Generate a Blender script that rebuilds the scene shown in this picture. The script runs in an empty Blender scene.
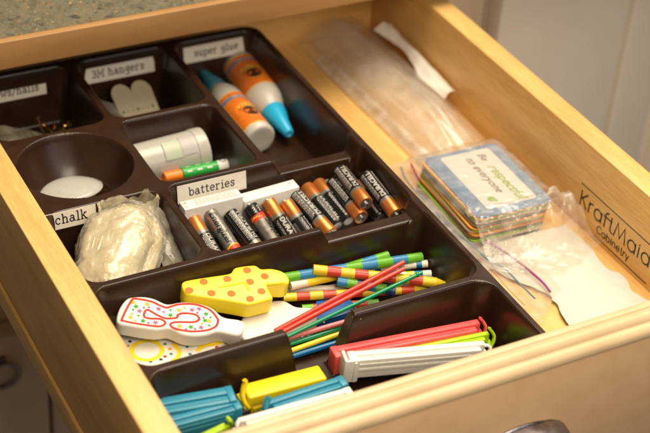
import bpy, bmesh, math, random
import numpy as np
from mathutils import Vector, Matrix, Quaternion, noise

# ------------------------------------------------------------------ scene, camera, light
# All shape code below is in centimetres; S turns it into metres.
# Origin: top of the drawer's inner front left corner. x to the right, y into the cabinet, z up.
S = 0.01
scene = bpy.context.scene
COL = scene.collection
random.seed(7)

cam_data = bpy.data.cameras.new('camera')
cam = bpy.data.objects.new('camera', cam_data)
COL.objects.link(cam)
R3 = Matrix(((0.882267, 0.222744, -0.414717), (-0.46548, 0.54424, -0.697948), (0.070242, 0.808819, 0.583848)))
cam.matrix_world = Matrix.Translation(Vector((-25.6, -55.8, 60.0)) * S) @ R3.to_4x4()
cam_data.lens = 85.0
cam_data.sensor_width = 36.0
cam_data.clip_start = 0.02
cam_data.clip_end = 30.0
cam_data.dof.use_dof = True
cam_data.dof.focus_distance = 1.035
cam_data.dof.aperture_fstop = 6.3
scene.camera = cam

world = bpy.data.worlds.new('World')
scene.world = world
world.use_nodes = True
bg = world.node_tree.nodes['Background']
bg.inputs['Color'].default_value = (1.0, 0.76, 0.54, 1)
bg.inputs['Strength'].default_value = 0.08


def area(name, loc, target, sx, sy, power, color):
    d = bpy.data.lights.new(name, 'AREA')
    d.shape = 'RECTANGLE'
    d.size, d.size_y = sx, sy
    d.energy = power
    d.color = color
    o = bpy.data.objects.new(name, d)
    COL.objects.link(o)
    o.location = Vector(loc) * S
    o.rotation_euler = (Vector(target) - Vector(loc)).to_track_quat('-Z', 'Y').to_euler()
    return o


# kitchen ceiling fixture above the drawer, and the weaker cool window behind the photographer
area('ceiling_lamp', (46, 30, 118), (18, 8, -5), 0.7, 1.2, 23, (1.0, 0.86, 0.67))
area('front_fill', (10, -34, 54), (17, 2, -4), 0.45, 0.3, 3.4, (1.0, 0.84, 0.64))  # added fill close over the drawer front, no real fixture there
area('window_light', (120, -190, 90), (20, 0, -5), 0.9, 1.1, 4, (0.74, 0.82, 1.0))

scene.render.engine = 'CYCLES'
scene.view_settings.view_transform = 'Standard'
scene.view_settings.look = 'None'
scene.view_settings.exposure = 0.2
scene.view_settings.gamma = 1.0
scene.cycles.max_bounces = 10
scene.cycles.transparent_max_bounces = 16


# ------------------------------------------------------------------ materials
MATS = {}


def mat(name, color, rough=0.5, var=0.0, vscale=3.0, bump=0.0, bscale=20.0, metal=0.0, sss=0.0, sss_color=None,
        coat=0.0, stretch=None, color2=None, spec=0.5, rvar=0.0):
    if name in MATS:
        return MATS[name]
    m = bpy.data.materials.new(name)
    m.use_nodes = True
    nt = m.node_tree
    N, L = nt.nodes, nt.links
    b = N['Principled BSDF']
    b.inputs['Base Color'].default_value = (*color, 1)
    b.inputs['Roughness'].default_value = rough
    b.inputs['Metallic'].default_value = metal
    b.inputs['Specular IOR Level'].default_value = spec
    if coat:
        b.inputs['Coat Weight'].default_value = coat
        b.inputs['Coat Roughness'].default_value = 0.12
    if sss:
        b.inputs['Subsurface Weight'].default_value = sss
        b.inputs['Subsurface Radius'].default_value = (1.0, 0.7, 0.45)
        b.inputs['Subsurface Scale'].default_value = 0.004
    tc = N.new('ShaderNodeTexCoord')
    mp = N.new('ShaderNodeMapping')
    st = stretch or (1, 1, 1)
    mp.inputs['Scale'].default_value = [100 * q for q in st]      # centimetres
    L.new(tc.outputs['Object'], mp.inputs['Vector'])
    if var or color2:
        n = N.new('ShaderNodeTexNoise')
        n.inputs['Scale'].default_value = vscale
        n.inputs['Detail'].default_value = 6
        L.new(mp.outputs['Vector'], n.inputs['Vector'])
        r = N.new('ShaderNodeValToRGB')
        c2 = color2 or tuple(min(1, c * (1 + var)) for c in color)
        c1 = color if color2 else tuple(c * (1 - var) for c in color)
        r.color_ramp.elements[0].position = 0.36
        r.color_ramp.elements[1].position = 0.64
        r.color_ramp.elements[0].color = (*c1, 1)
        r.color_ramp.elements[1].color = (*c2, 1)
        L.new(n.outputs['Fac'], r.inputs['Fac'])
        L.new(r.outputs['Color'], b.inputs['Base Color'])
    if rvar:
        n3 = N.new('ShaderNodeTexNoise')
        n3.inputs['Scale'].default_value = 0.6
        n3.inputs['Detail'].default_value = 8
        L.new(mp.outputs['Vector'], n3.inputs['Vector'])
        mr = N.new('ShaderNodeMapRange')
        mr.inputs['From Min'].default_value = 0.35
        mr.inputs['From Max'].default_value = 0.65
        mr.inputs['To Min'].default_value = max(0.02, rough - rvar)
        mr.inputs['To Max'].default_value = rough + rvar
        L.new(n3.outputs['Fac'], mr.inputs['Value'])
        L.new(mr.outputs['Result'], b.inputs['Roughness'])
    if bump:
        n2 = N.new('ShaderNodeTexNoise')
        n2.inputs['Scale'].default_value = bscale
        n2.inputs['Detail'].default_value = 4
        L.new(mp.outputs['Vector'], n2.inputs['Vector'])
        bp = N.new('ShaderNodeBump')
        bp.inputs['Strength'].default_value = 1.0
        bp.inputs['Distance'].default_value = bump * S
        L.new(n2.outputs['Fac'], bp.inputs['Height'])
        L.new(bp.outputs['Normal'], b.inputs['Normal'])
    MATS[name] = m
    return m


def film(name, tint=(0.97, 0.96, 0.93), milk=0.08, gloss=0.12, bump=0.05, bscale=2.0, milk_color=(0.85, 0.82, 0.75), gfac=0.8, lo=0.5, hi=1.8):
    """clear crinkled plastic film: mostly see-through, a little milky, shiny at its creases"""
    if name in MATS:
        return MATS[name]
    m = bpy.data.materials.new(name)
    m.use_nodes = True
    nt = m.node_tree
    N, L = nt.nodes, nt.links
    N.remove(N['Principled BSDF'])
    out = N['Material Output']
    tr = N.new('ShaderNodeBsdfTransparent')
    tr.inputs['Color'].default_value = (*tint, 1)
    df = N.new('ShaderNodeBsdfDiffuse')
    df.inputs['Color'].default_value = (*milk_color, 1)
    gl = N.new('ShaderNodeBsdfGlossy')
    gl.inputs['Roughness'].default_value = gloss
    fr = N.new('ShaderNodeLayerWeight')      # facing: the same from both sides of the film
    fr.inputs['Blend'].default_value = 0.5
    m1 = N.new('ShaderNodeMixShader')
    m2 = N.new('ShaderNodeMixShader')
    tc = N.new('ShaderNodeTexCoord')
    mp = N.new('ShaderNodeMapping')
    mp.inputs['Scale'].default_value = (100, 100, 100)
    n = N.new('ShaderNodeTexNoise')
    n.inputs['Scale'].default_value = bscale
    n.inputs['Detail'].default_value = 5
    n.inputs['Distortion'].default_value = 1.2
    bp = N.new('ShaderNodeBump')
    bp.inputs['Distance'].default_value = bump * S
    n4 = N.new('ShaderNodeTexNoise')
    n4.inputs['Scale'].default_value = 0.8
    n4.inputs['Detail'].default_value = 5
    mr = N.new('ShaderNodeMapRange')
    mr.inputs['From Min'].default_value = 0.35
    mr.inputs['From Max'].default_value = 0.7
    mr.inputs['To Min'].default_value = milk * lo
    mr.inputs['To Max'].default_value = milk * hi
    L.new(tc.outputs['Object'], mp.inputs['Vector'])
    L.new(mp.outputs['Vector'], n.inputs['Vector'])
    L.new(mp.outputs['Vector'], n4.inputs['Vector'])
    L.new(n.outputs['Fac'], bp.inputs['Height'])
    L.new(n4.outputs['Fac'], mr.inputs['Value'])
    for q in (gl, fr):
        L.new(bp.outputs['Normal'], q.inputs['Normal'])
    L.new(mr.outputs['Result'], m1.inputs[0])
    L.new(tr.outputs[0], m1.inputs[1])
    L.new(df.outputs[0], m1.inputs[2])
    pw = N.new('ShaderNodeMath')
    pw.operation = 'POWER'
    pw.inputs[1].default_value = 3.5
    gm = N.new('ShaderNodeMath')
    gm.operation = 'MULTIPLY_ADD'
    gm.inputs[1].default_value = 0.75 * gfac
    gm.inputs[2].default_value = 0.06 * gfac
    gm.use_clamp = True
    L.new(fr.outputs['Facing'], pw.inputs[0])
    L.new(pw.outputs[0], gm.inputs[0])
    L.new(gm.outputs[0], m2.inputs[0])
    L.new(m1.outputs[0], m2.inputs[1])
    L.new(gl.outputs[0], m2.inputs[2])
    L.new(m2.outputs[0], out.inputs['Surface'])
    MATS[name] = m
    return m


def wood(name, c1, c2, rough=0.38, axis=1):
    """maple: long fine grain along one axis with soft broad figure"""
    m = bpy.data.materials.new(name)
    m.use_nodes = True
    nt = m.node_tree
    N, L = nt.nodes, nt.links
    b = N['Principled BSDF']
    b.inputs['Roughness'].default_value = rough
    tc = N.new('ShaderNodeTexCoord')
    mp = N.new('ShaderNodeMapping')
    sc = [100 * 1.0] * 3
    sc[axis] = 100 * 0.06
    mp.inputs['Scale'].default_value = sc
    L.new(tc.outputs['Object'], mp.inputs['Vector'])
    n1 = N.new('ShaderNodeTexNoise')
    n1.inputs['Scale'].default_value = 0.5
    n1.inputs['Detail'].default_value = 3
    n1.inputs['Distortion'].default_value = 0.6
    n2 = N.new('ShaderNodeTexNoise')
    n2.inputs['Scale'].default_value = 9
    n2.inputs['Detail'].default_value = 5
    L.new(mp.outputs['Vector'], n1.inputs['Vector'])
    L.new(mp.outputs['Vector'], n2.inputs['Vector'])
    mx = N.new('ShaderNodeMath')
    mx.operation = 'MULTIPLY_ADD'
    mx.inputs[1].default_value = 0.45
    L.new(n2.outputs['Fac'], mx.inputs[0])
    mm = N.new('ShaderNodeMath')
    mm.operation = 'MULTIPLY'
    mm.inputs[1].default_value = 0.55
    L.new(n1.outputs['Fac'], mm.inputs[0])
    L.new(mm.outputs[0], mx.inputs[2])
    r = N.new('ShaderNodeValToRGB')
    r.color_ramp.elements[0].position = 0.40
    r.color_ramp.elements[1].position = 0.60
    r.color_ramp.elements[0].color = (*c1, 1)
    r.color_ramp.elements[1].color = (*c2, 1)
    L.new(mx.outputs[0], r.inputs['Fac'])
    L.new(r.outputs['Color'], b.inputs['Base Color'])
    bp = N.new('ShaderNodeBump')
    bp.inputs['Distance'].default_value = 0.00006
    L.new(n2.outputs['Fac'], bp.inputs['Height'])
    L.new(bp.outputs['Normal'], b.inputs['Normal'])
    return m


def granite():
    m = bpy.data.materials.new('granite')
    m.use_nodes = True
    nt = m.node_tree
    N, L = nt.nodes, nt.links
    b = N['Principled BSDF']
    b.inputs['Roughness'].default_value = 0.45
    tc = N.new('ShaderNodeTexCoord')
    mp = N.new('ShaderNodeMapping')
    mp.inputs['Scale'].default_value = (100, 100, 100)
    L.new(tc.outputs['Object'], mp.inputs['Vector'])

    def nz(scale, detail, p0, c0, p1, c1, dist=0.0):
        n = N.new('ShaderNodeTexNoise')
        n.inputs['Scale'].default_value = scale
        n.inputs['Detail'].default_value = detail
        n.inputs['Distortion'].default_value = dist
        L.new(mp.outputs['Vector'], n.inputs['Vector'])
        r = N.new('ShaderNodeValToRGB')
        r.color_ramp.elements[0].position = p0
        r.color_ramp.elements[1].position = p1
        r.color_ramp.elements[0].color = c0
        r.color_ramp.elements[1].color = c1
        L.new(n.outputs['Fac'], r.inputs['Fac'])
        return r.outputs['Color']

    def mix(f, a, c):
        q = N.new('ShaderNodeMix')
        q.data_type = 'RGBA'
        L.new(f, q.inputs[0])
        L.new(a, q.inputs[6])
        if isinstance(c, tuple):
            q.inputs[7].default_value = c
        else:
            L.new(c, q.inputs[7])
        return q.outputs[2]
    base = nz(0.55, 6, 0.38, (0.12, 0.115, 0.075, 1), 0.62, (0.21, 0.165, 0.095, 1), 1.5)
    veins = nz(0.9, 8, 0.47, (0, 0, 0, 1), 0.53, (1, 1, 1, 1), 2.0)
    dark = nz(1.6, 5, 0.33, (1, 1, 1, 1), 0.42, (0, 0, 0, 1), 0.8)
    gold = nz(2.2, 4, 0.64, (0, 0, 0, 1), 0.72, (1, 1, 1, 1), 0.5)
    fine = nz(6, 3, 0.3, (0.11, 0.125, 0.09, 1), 0.7, (0.23, 0.20, 0.13, 1))
    c = mix(veins, base, fine)
    c = mix(dark, c, (0.07, 0.065, 0.05, 1))
    c = mix(gold, c, (0.5, 0.32, 0.14, 1))
    L.new(c, b.inputs['Base Color'])
    return m


MAPLE = wood('maple', (0.66, 0.375, 0.115), (0.82, 0.53, 0.19))
MAPLE_X = wood('maple_crossgrain', (0.66, 0.375, 0.115), (0.82, 0.53, 0.19), axis=0)
COUNTER_WOOD = mat('counter_edge', (0.40, 0.21, 0.075), 0.5, color2=(0.45, 0.25, 0.095), vscale=1.2, stretch=(0.12, 1, 1), bump=0.004)
PAINT = mat('cream_paint', (0.60, 0.44, 0.25), 0.42, color2=(0.65, 0.49, 0.29), vscale=0.35, bump=0.003, bscale=6)
PAINT_FACE = mat('glazed_paint', (0.76, 0.49, 0.27), 0.5, color2=(0.81, 0.54, 0.31), vscale=0.5, bump=0.003, bscale=6)
DOOR_PAINT = mat('grey_paint', (0.86, 0.77, 0.66), 0.5, color2=(0.88, 0.80, 0.70), vscale=0.3)
CAB_PAINT = mat('tan_paint', (0.70, 0.55, 0.37), 0.5, color2=(0.75, 0.60, 0.41), vscale=0.3)
BROWN = mat('brown_tray_plastic', (0.031, 0.0135, 0.0065), 0.29, var=0.10, vscale=0.7, bump=0.0018, bscale=14, rvar=0.05, spec=0.55)
PAPER = mat('label_paper', (0.80, 0.76, 0.66), 0.6, var=0.03)
INK = mat('black_ink', (0.012, 0.011, 0.010), 0.55)
LOGO = mat('burnt_ink', (0.018, 0.009, 0.006), 0.5)
WAXW = mat('white_wax', (0.84, 0.80, 0.72), 0.38, sss=0.35, bump=0.004, bscale=4)
WAXY = mat('yellow_wax', (0.92, 0.74, 0.02), 0.3, sss=0.2, bump=0.004, bscale=3)
ORANGE = mat('orange_icing', (0.72, 0.17, 0.005), 0.4, spec=.2)
RED = mat('red_icing', (0.60, 0.03, 0.012), 0.5, spec=.15)
FILM = film('clear_film', milk=0.14, gloss=0.09, bump=0.10, bscale=1.1, milk_color=(.95, .92, .86), gfac=1.0)
FLATFILM = film('flat_film', milk=0.17, gloss=0.16, bump=0.03, bscale=0.9)
GREYFILM = film('grey_film', tint=(0.86, 0.84, 0.78), milk=0.34, gloss=0.15, bump=0.06, bscale=1.6, gfac=.9, milk_color=(0.5, 0.46, 0.36))
MILKFILM = film('milky_film', milk=0.15, gloss=0.14, bump=0.06, bscale=0.8, milk_color=(0.95, 0.90, 0.82), gfac=0.9, lo=.6, hi=1.5)


# ------------------------------------------------------------------ geometry helpers (cm)
class Geo:
    def __init__(self):
        self.v, self.f, self.m = [], [], []

    def add(self, vf, mi=0, T=None):
        v, f = vf
        n = len(self.v)
        if T is not None:
            v = [tuple(T @ Vector(p)) for p in v]
        self.v += [tuple(p) for p in v]
        self.f += [tuple(i + n for i in q) for q in f]
        self.m += [mi] * len(f)
        return self


def G(*parts):
    g = Geo()
    for p in parts:
        g.add(p)
    return g


def make(name, g, mats, parent=None, loc=(0, 0, 0), rot=None, angle=35, normals=None):
    if isinstance(g, tuple):
        g = Geo().add(g)
    if not isinstance(mats, (list, tuple)):
        mats = [mats]
    me = bpy.data.meshes.new(name)
    me.from_pydata([(p[0] * S, p[1] * S, p[2] * S) for p in g.v], [], g.f)
    for m in mats:
        me.materials.append(m)
    if len(mats) > 1:
        me.polygons.foreach_set('material_index', g.m)
    me.polygons.foreach_set('use_smooth', [True] * len(me.polygons))
    me.update()
    if normals is not None:
        me.normals_split_custom_set_from_vertices(normals)
    elif angle < 180:
        me.set_sharp_from_angle(angle=math.radians(angle))
    o = bpy.data.objects.new(name, me)
    COL.objects.link(o)
    o.location = Vector(loc) * S
    if rot is not None:
        if isinstance(rot, Quaternion):
            o.rotation_mode = 'QUATERNION'
            o.rotation_quaternion = rot
        else:
            o.rotation_euler = rot
    if parent:
        o.parent = parent
    return o


def thing(name, label, cat, loc=(0, 0, 0), rot=None, group=None):
    o = bpy.data.objects.new(name, None)
    COL.objects.link(o)
    o.empty_display_size = 0.01
    o.location = Vector(loc) * S
    if rot is not None:
        if isinstance(rot, Quaternion):
            o.rotation_mode = 'QUATERNION'
            o.rotation_quaternion = rot
        else:
            o.rotation_euler = rot
    tag(o, label, cat, group)
    return o


def tag(o, label, cat, group=None):
    o['label'] = label
    o['category'] = cat
    if group:
        o['group'] = group
    return o


def dup(root, label, loc, rot):
    r = root.copy()
    COL.objects.link(r)
    r['label'] = label
    r.location = Vector(loc) * S
    r.rotation_quaternion = rot
    for ch in list(root.children):
        c = ch.copy()
        COL.objects.link(c)
        c.parent = r
        for gch in list(ch.children):
            d = gch.copy()
            COL.objects.link(d)
            d.parent = c
    return r


def box(x0, x1, y0, y1, z0, z1):
    v = [(x, y, z) for z in (z0, z1) for y in (y0, y1) for x in (x0, x1)]
    return v, [(0, 2, 3, 1), (4, 5, 7, 6), (0, 1, 5, 4), (2, 6, 7, 3), (0, 4, 6, 2), (1, 3, 7, 5)]


def from_bm(bm):
    bm.verts.index_update()
    r = ([tuple(v.co) for v in bm.verts], [tuple(v.index for v in f.verts) for f in bm.faces])
    bm.free()
    return r


def rbox(x0, x1, y0, y1, z0, z1, b=0.1, seg=3):
    bm = bmesh.new()
    v, f = box(x0, x1, y0, y1, z0, z1)
    vs = [bm.verts.new(p) for p in v]
    for q in f:
        bm.faces.new([vs[i] for i in q])
    bmesh.ops.bevel(bm, geom=bm.edges[:], offset=b, segments=seg, profile=0.5, affect='EDGES')
    return from_bm(bm)


def lathe(profile, n=24):
    """profile of (x, r) revolved about the x axis; r = 0 closes an end"""
    v, f, rings = [], [], []
    for x, r in profile:
        if r <= 1e-6:
            rings.append([len(v)])
            v.append((x, 0, 0))
        else:
            rings.append(list(range(len(v), len(v) + n)))
            v += [(x, r * math.sin(2 * math.pi * k / n), r * math.cos(2 * math.pi * k / n)) for k in range(n)]
    for a, b in zip(rings, rings[1:]):
        for k in range(n):
            k2 = (k + 1) % n
            if len(a) == 1 and len(b) == 1:
                continue
            if len(a) == 1:
                f.append((a[0], b[k2], b[k]))
            elif len(b) == 1:
                f.append((a[k], a[k2], b[0]))
            else:
                f.append((a[k], a[k2], b[k2], b[k]))
    return v, f


def smooth_path(pts, k=6, closed=False):
    n = len(pts)
    out = []
    P = [Vector(p) for p in pts]
    rng = range(n if closed else n - 1)
    for i in rng:
        p1, p2 = P[i], P[(i + 1) % n]
        p0 = P[(i - 1) % n] if (closed or i > 0) else p1 * 2 - p2
        p3 = P[(i + 2) % n] if (closed or i + 2 < n) else p2 * 2 - p1
        for j in range(k):
            t = j / k
            out.append(0.5 * ((2 * p1) + (p2 - p0) * t + (2 * p0 - 5 * p1 + 4 * p2 - p3) * t * t + (3 * p1 - p0 - 3 * p2 + p3) * t ** 3))
    if not closed:
        out.append(P[-1])
    return [tuple(p) for p in out]


def tube(path, r, n=8, caps=True):
    P = [Vector(p) for p in path]
    rad = r if isinstance(r, (list, tuple)) else [r] * len(P)
    v, f = [], []
    up = Vector((0, 0, 1))
    for i, p in enumerate(P):
        t = (P[min(i + 1, len(P) - 1)] - P[max(i - 1, 0)]).normalized()
        a = t.cross(up)
        if a.length < 1e-3:
            a = t.cross(Vector((1, 0, 0)))
        a.normalize()
        b = t.cross(a)
        for k in range(n):
            w = 2 * math.pi * k / n
            v.append(tuple(p + (a * math.cos(w) + b * math.sin(w)) * rad[i]))
    for i in range(len(P) - 1):
        for k in range(n):
            k2 = (k + 1) % n
            f.append((i * n + k, i * n + k2, (i + 1) * n + k2, (i + 1) * n + k))
    if caps:
        f.append(tuple(range(n - 1, -1, -1)))
        f.append(tuple((len(P) - 1) * n + k for k in range(n)))
    return v, f


def prism(poly, z0, z1, b=0.1, seg=3):
    """closed 2D outline extruded from z0 to z1, its top and bottom rims rounded"""
    a = sum(p[0] * q[1] - q[0] * p[1] for p, q in zip(poly, list(poly[1:]) + [poly[0]]))
    if a < 0:
        poly = poly[::-1]
    bm = bmesh.new()
    lo = [bm.verts.new((p[0], p[1], z0)) for p in poly]
    hi = [bm.verts.new((p[0], p[1], z1)) for p in poly]
    n = len(poly)
    fb = bm.faces.new(lo[::-1])
    ft = bm.faces.new(hi)
    for i in range(n):
        bm.faces.new((lo[i], lo[(i + 1) % n], hi[(i + 1) % n], hi[i]))
    if b > 0:
        ed = [e for e in ft.edges] + [e for e in fb.edges]
        bmesh.ops.bevel(bm, geom=ed, offset=b, segments=seg, profile=0.5, affect='EDGES')
    bmesh.ops.triangulate(bm, faces=[f for f in bm.faces if len(f.verts) > 4])
    return from_bm(bm)


def soft_prism(poly, z0, z1, b=0.15, seg=4, sp=0.15):
    """like prism, for wax and other soft outlines: evenly resampled, smoothed, rims rounded by inset rings"""
    P = [Vector((p[0], p[1])) for p in poly]
    if sum(p.x * q.y - q.x * p.y for p, q in zip(P, P[1:] + P[:1])) < 0:
        P.reverse()
    segs = [(q - p).length for p, q in zip(P, P[1:] + P[:1])]
    tot = sum(segs)
    m = int(tot / sp)
    R_, i, acc = [], 0, 0.0
    for k in range(m):
        t = tot * k / m
        while acc + segs[i] < t:
            acc += segs[i]
            i += 1
        R_.append(P[i].lerp(P[(i + 1) % len(P)], (t - acc) / max(1e-6, segs[i])))
    for _ in range(1):
        R_ = [(R_[k - 1] + R_[k] * 2 + R_[(k + 1) % m]) / 4 for k in range(m)]
    N_ = []
    for k in range(m):
        t = (R_[(k + 1) % m] - R_[k - 1]).normalized()
        N_.append(Vector((t.y, -t.x)))
    for _ in range(2):
        N_ = [(N_[k - 1] + N_[k] + N_[(k + 1) % m]).normalized() for k in range(m)]
    rings = []
    for k in range(seg + 1):
        w = math.pi / 2 * k / seg
        rings.append((b * (1 - math.sin(w)), z0 + b * (1 - math.cos(w))))
    rings += [(b * (1 - math.sin(math.pi / 2 * k / seg)), z1 - b * (1 - math.cos(math.pi / 2 * k / seg))) for k in range(seg, -1, -1)]
    v, f = [], []
    for ins, z in rings:
        v += [(p.x - q.x * ins, p.y - q.y * ins, z) for p, q in zip(R_, N_)]
    for a in range(len(rings) - 1):
        for k in range(m):
            k2 = (k + 1) % m
            f.append((a * m + k, a * m + k2, (a + 1) * m + k2, (a + 1) * m + k))
    f.append(tuple(range(m - 1, -1, -1)))
    f.append(tuple((len(rings) - 1) * m + k for k in range(m)))
    return v, f


def rrect(x0, x1, y0, y1, r, n=6):
    o = []
    for cx, cy, a in ((x1 - r, y1 - r, 0), (x0 + r, y1 - r, 90), (x0 + r, y0 + r, 180), (x1 - r, y0 + r, 270)):
        for k in range(n + 1):
            w = math.radians(a + 90 * k / n)
            o.append((cx + r * math.cos(w), cy + r * math.sin(w)))
    return o


def ribbon(pts, w, closed=False, z=0.0):
    """flat stroke of width w along a 2D polyline, mitred joints"""
    P = [Vector((p[0], p[1])) for p in pts]
    n = len(P)
    v, f = [], []
    for i in range(n):
        a = P[i - 1] if (closed or i > 0) else None
        c = P[(i + 1) % n] if (closed or i < n - 1) else None
        d1 = (P[i] - a).normalized() if a is not None else None
        d2 = (c - P[i]).normalized() if c is not None else None
        if d1 is None:
            d1 = d2
        if d2 is None:
            d2 = d1
        t = d1 + d2
        t = t.normalized() if t.length > 1e-4 else d1
        nn = Vector((-t.y, t.x))
        h = w / 2 / max(0.45, nn.dot(Vector((-d1.y, d1.x))))
        q = P[i]
        if not closed and i == 0:
            q = q - d2 * w * 0.15
        if not closed and i == n - 1:
            q = q + d1 * w * 0.15
        v += [(q.x + nn.x * h, q.y + nn.y * h, z), (q.x - nn.x * h, q.y - nn.y * h, z)]
    for i in range(n if closed else n - 1):
        j = (i + 1) % n
        f.append((2 * i + 1, 2 * j + 1, 2 * j, 2 * i))
    return v, f


def gridsurf(fn, nu, nv):
    v = [fn(i / nu, j / nv) for j in range(nv + 1) for i in range(nu + 1)]
    f = []
    for j in range(nv):
        for i in range(nu):
            a = j * (nu + 1) + i
            f.append((a, a + 1, a + nu + 2, a + nu + 1))
    return v, f


def ngon(cx, cy, rx, ry, n=14, z=0, rot=0):
    v = [(cx, cy, z)]
    for k in range(n):
        w = 2 * math.pi * k / n
        x, y = rx * math.cos(w), ry * math.sin(w)
        v.append((cx + x * math.cos(rot) - y * math.sin(rot), cy + x * math.sin(rot) + y * math.cos(rot), z))
    return v, [(0, 1 + k, 1 + (k + 1) % n) for k in range(n)]


def star(cx, cy, r, rot=0, z=0):
    v = [(cx, cy, z)]
    for k in range(10):
        w = math.pi * k / 5 + rot
        q = r if k % 2 == 0 else r * 0.45
        v.append((cx + q * math.cos(w), cy + q * math.sin(w), z))
    return v, [(0, 1 + k, 1 + (k + 1) % 10) for k in range(10)]


def nz(x, y, z=0.0):
    return noise.noise(Vector((x, y, z)))


def ridge(x, y, z=0.0):
    return 1 - 2 * abs(noise.noise(Vector((x, y, z))))


def crumple(x, y, z=0.0, k=1.0):
    """sharp plastic creases"""
    return (ridge(x * .55 * k, y * .55 * k, z) * .6 + ridge(x * 1.25 * k + 3, y * 1.25 * k, z + 5) * .3 + ridge(x * 2.8 * k, y * 2.8 * k + 9, z) * .14)


# ------------------------------------------------------------------ lettering
def arc(cx, cy, rx, ry, a0, a1, n=9):
    return [(cx + rx * math.cos(math.radians(a0 + (a1 - a0) * k / n)), cy + ry * math.sin(math.radians(a0 + (a1 - a0) * k / n))) for k in range(n + 1)]


SLAB = {   # typewriter letters, x-height 1: (advance, strokes)
    'c': (.95, [arc(.47, .5, .36, .5, 48, 318), [(.72, .92), (.72, .66)]]),
    'h': (1.05, [[(.2, 0), (.2, 1.5)], arc(.5, .62, .3, .36, 165, 0) + [(.8, 0)], [(.02, 0), (.42, 0)], [(.6, 0), (1.0, 0)], [(.02, 1.5), (.2, 1.5)]]),
    'a': (.98, [arc(.45, .70, .28, .30, 155, 0) + [(.73, .12), (.95, .04)], arc(.41, .29, .29, .29, 70, 430, 14)]),
    'l': (.62, [[(.32, 0), (.32, 1.5)], [(.08, 1.5), (.32, 1.5)], [(.05, 0), (.58, 0)]]),
    'k': (1.05, [[(.2, 0), (.2, 1.5)], [(.2, .42), (.74, .98)], [(.42, .62), (.82, .02)], [(.02, 0), (.4, 0)], [(.62, 0), (1.02, 0)], [(.55, 1), (.92, 1)], [(.02, 1.5), (.2, 1.5)]]),
    'b': (1.0, [[(.18, 0), (.18, 1.5)], arc(.53, .5, .35, .5, 180, 540, 16), [(0, 1.5), (.18, 1.5)]]),
    't': (.75, [[(.3, 1.38), (.3, .22)] + arc(.5, .22, .2, .2, 190, 330, 6), [(.05, 1), (.66, 1)]]),
    'e': (.95, [[(.12, .54), (.80, .54)] + arc(.47, .52, .36, .5, 5, 318, 13)]),
    'r': (.9, [[(.25, 0), (.25, 1)], arc(.58, .62, .33, .36, 170, 50, 6), [(.04, 0), (.5, 0)], [(.05, 1), (.25, 1)]]),
    'i': (.62, [[(.32, 0), (.32, 1)], [(.08, 1), (.32, 1)], [(.05, 0), (.58, 0)], [(.30, 1.32), (.30, 1.48)]]),
    's': (.85, [arc(.42, .75, .27, .25, 20, 180, 6) + arc(.42, .25, .28, .25, 90, -160, 9), [(.7, .98), (.7, .72)], [(.12, .3), (.12, .04)]]),
    'n': (1.05, [[(.2, 0), (.2, 1)], arc(.5, .62, .3, .36, 165, 0) + [(.8, 0)], [(.02, 0), (.42, 0)], [(.6, 0), (1.0, 0)], [(.02, 1), (.2, 1)]]),
    'g': (1.0, [arc(.45, .62, .32, .37, 0, 360, 14), [(.80, 1), (.78, -.2)] + arc(.45, -.2, .33, .25, 0, -160, 7), [(.78, 1), (.98, 1)]]),
    'u': (1.05, [[(.2, 1), (.2, .35)] + arc(.47, .35, .27, .33, 180, 350, 7), [(.78, 1), (.78, 0)], [(.02, 1), (.2, 1)], [(.6, 1), (.78, 1)], [(.78, 0), (.98, 0)]]),
    'p': (1.0, [[(.18, 1), (.18, -.45)], arc(.53, .5, .35, .5, 180, 540, 16), [(0, 1), (.18, 1)], [(0, -.45), (.4, -.45)]]),
    'w': (1.3, [[(.12, 1), (.38, 0), (.65, .85), (.92, 0), (1.18, 1)], [(0, 1), (.3, 1)], [(1.0, 1), (1.3, 1)]]),
    '/': (.8, [[(.05, -.25), (.72, 1.6)]]),
    '3': (.95, [arc(.42, 1.08, .32, .34, 160, -80, 9) + arc(.44, .4, .36, .4, 85, -160, 10)]),
    'M': (1.4, [[(.2, 0), (.2, 1.42), (.7, .45), (1.2, 1.42), (1.2, 0)], [(0, 0), (.42, 0)], [(.98, 0), (1.4, 0)], [(0, 1.42), (.2, 1.42)], [(1.2, 1.42), (1.4, 1.42)]]),
    ' ': (.6, []),
}
ROUND = {   # thin geometric letters, capital height 1
    'K': (.62, [[(.06, 0), (.06, 1)], [(.06, .42), (.56, 1)], [(.2, .56), (.58, 0)]]),
    'r': (.34, [[(.06, 0), (.06, .62)], arc(.28, .38, .22, .24, 175, 70, 6)]),
    'a': (.66, [arc(.32, .31, .27, .31, 0, 360, 18), [(.59, .62), (.59, 0)]]),
    'f': (.36, [arc(.30, .82, .18, .2, 80, 180, 6) + [(.12, 0)], [(-.03, .6), (.62, .6)]]),
    't': (.34, [[(.16, .95), (.16, .18)] + arc(.32, .18, .16, .17, 190, 290, 5)]),
    'M': (.98, [[(.04, 0), (.2, 1), (.48, .12), (.76, 1), (.92, 0)]]),
    'i': (.18, [[(.08, 0), (.08, .62)], [(.08, .80), (.08, .88)]]),
    'd': (.66, [arc(.32, .31, .27, .31, 0, 360, 18), [(.59, 1.02), (.59, 0)]]),
    'C': (.82, [arc(.46, .5, .42, .5, 40, 320, 16)]),
    'b': (.66, [arc(.34, .31, .27, .31, 0, 360, 18), [(.07, 1), (.07, 0)]]),
    'n': (.58, [[(.06, 0), (.06, .62)], arc(.27, .36, .21, .26, 180, 0, 9) + [(.48, 0)]]),
    'e': (.62, [[(.06, .32), (.56, .32)] + arc(.31, .31, .25, .31, 5, 320, 14)]),
    'y': (.52, [[(.03, .62), (.26, .04)], [(.50, .62), (.18, -.28)]]),
}


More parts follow.
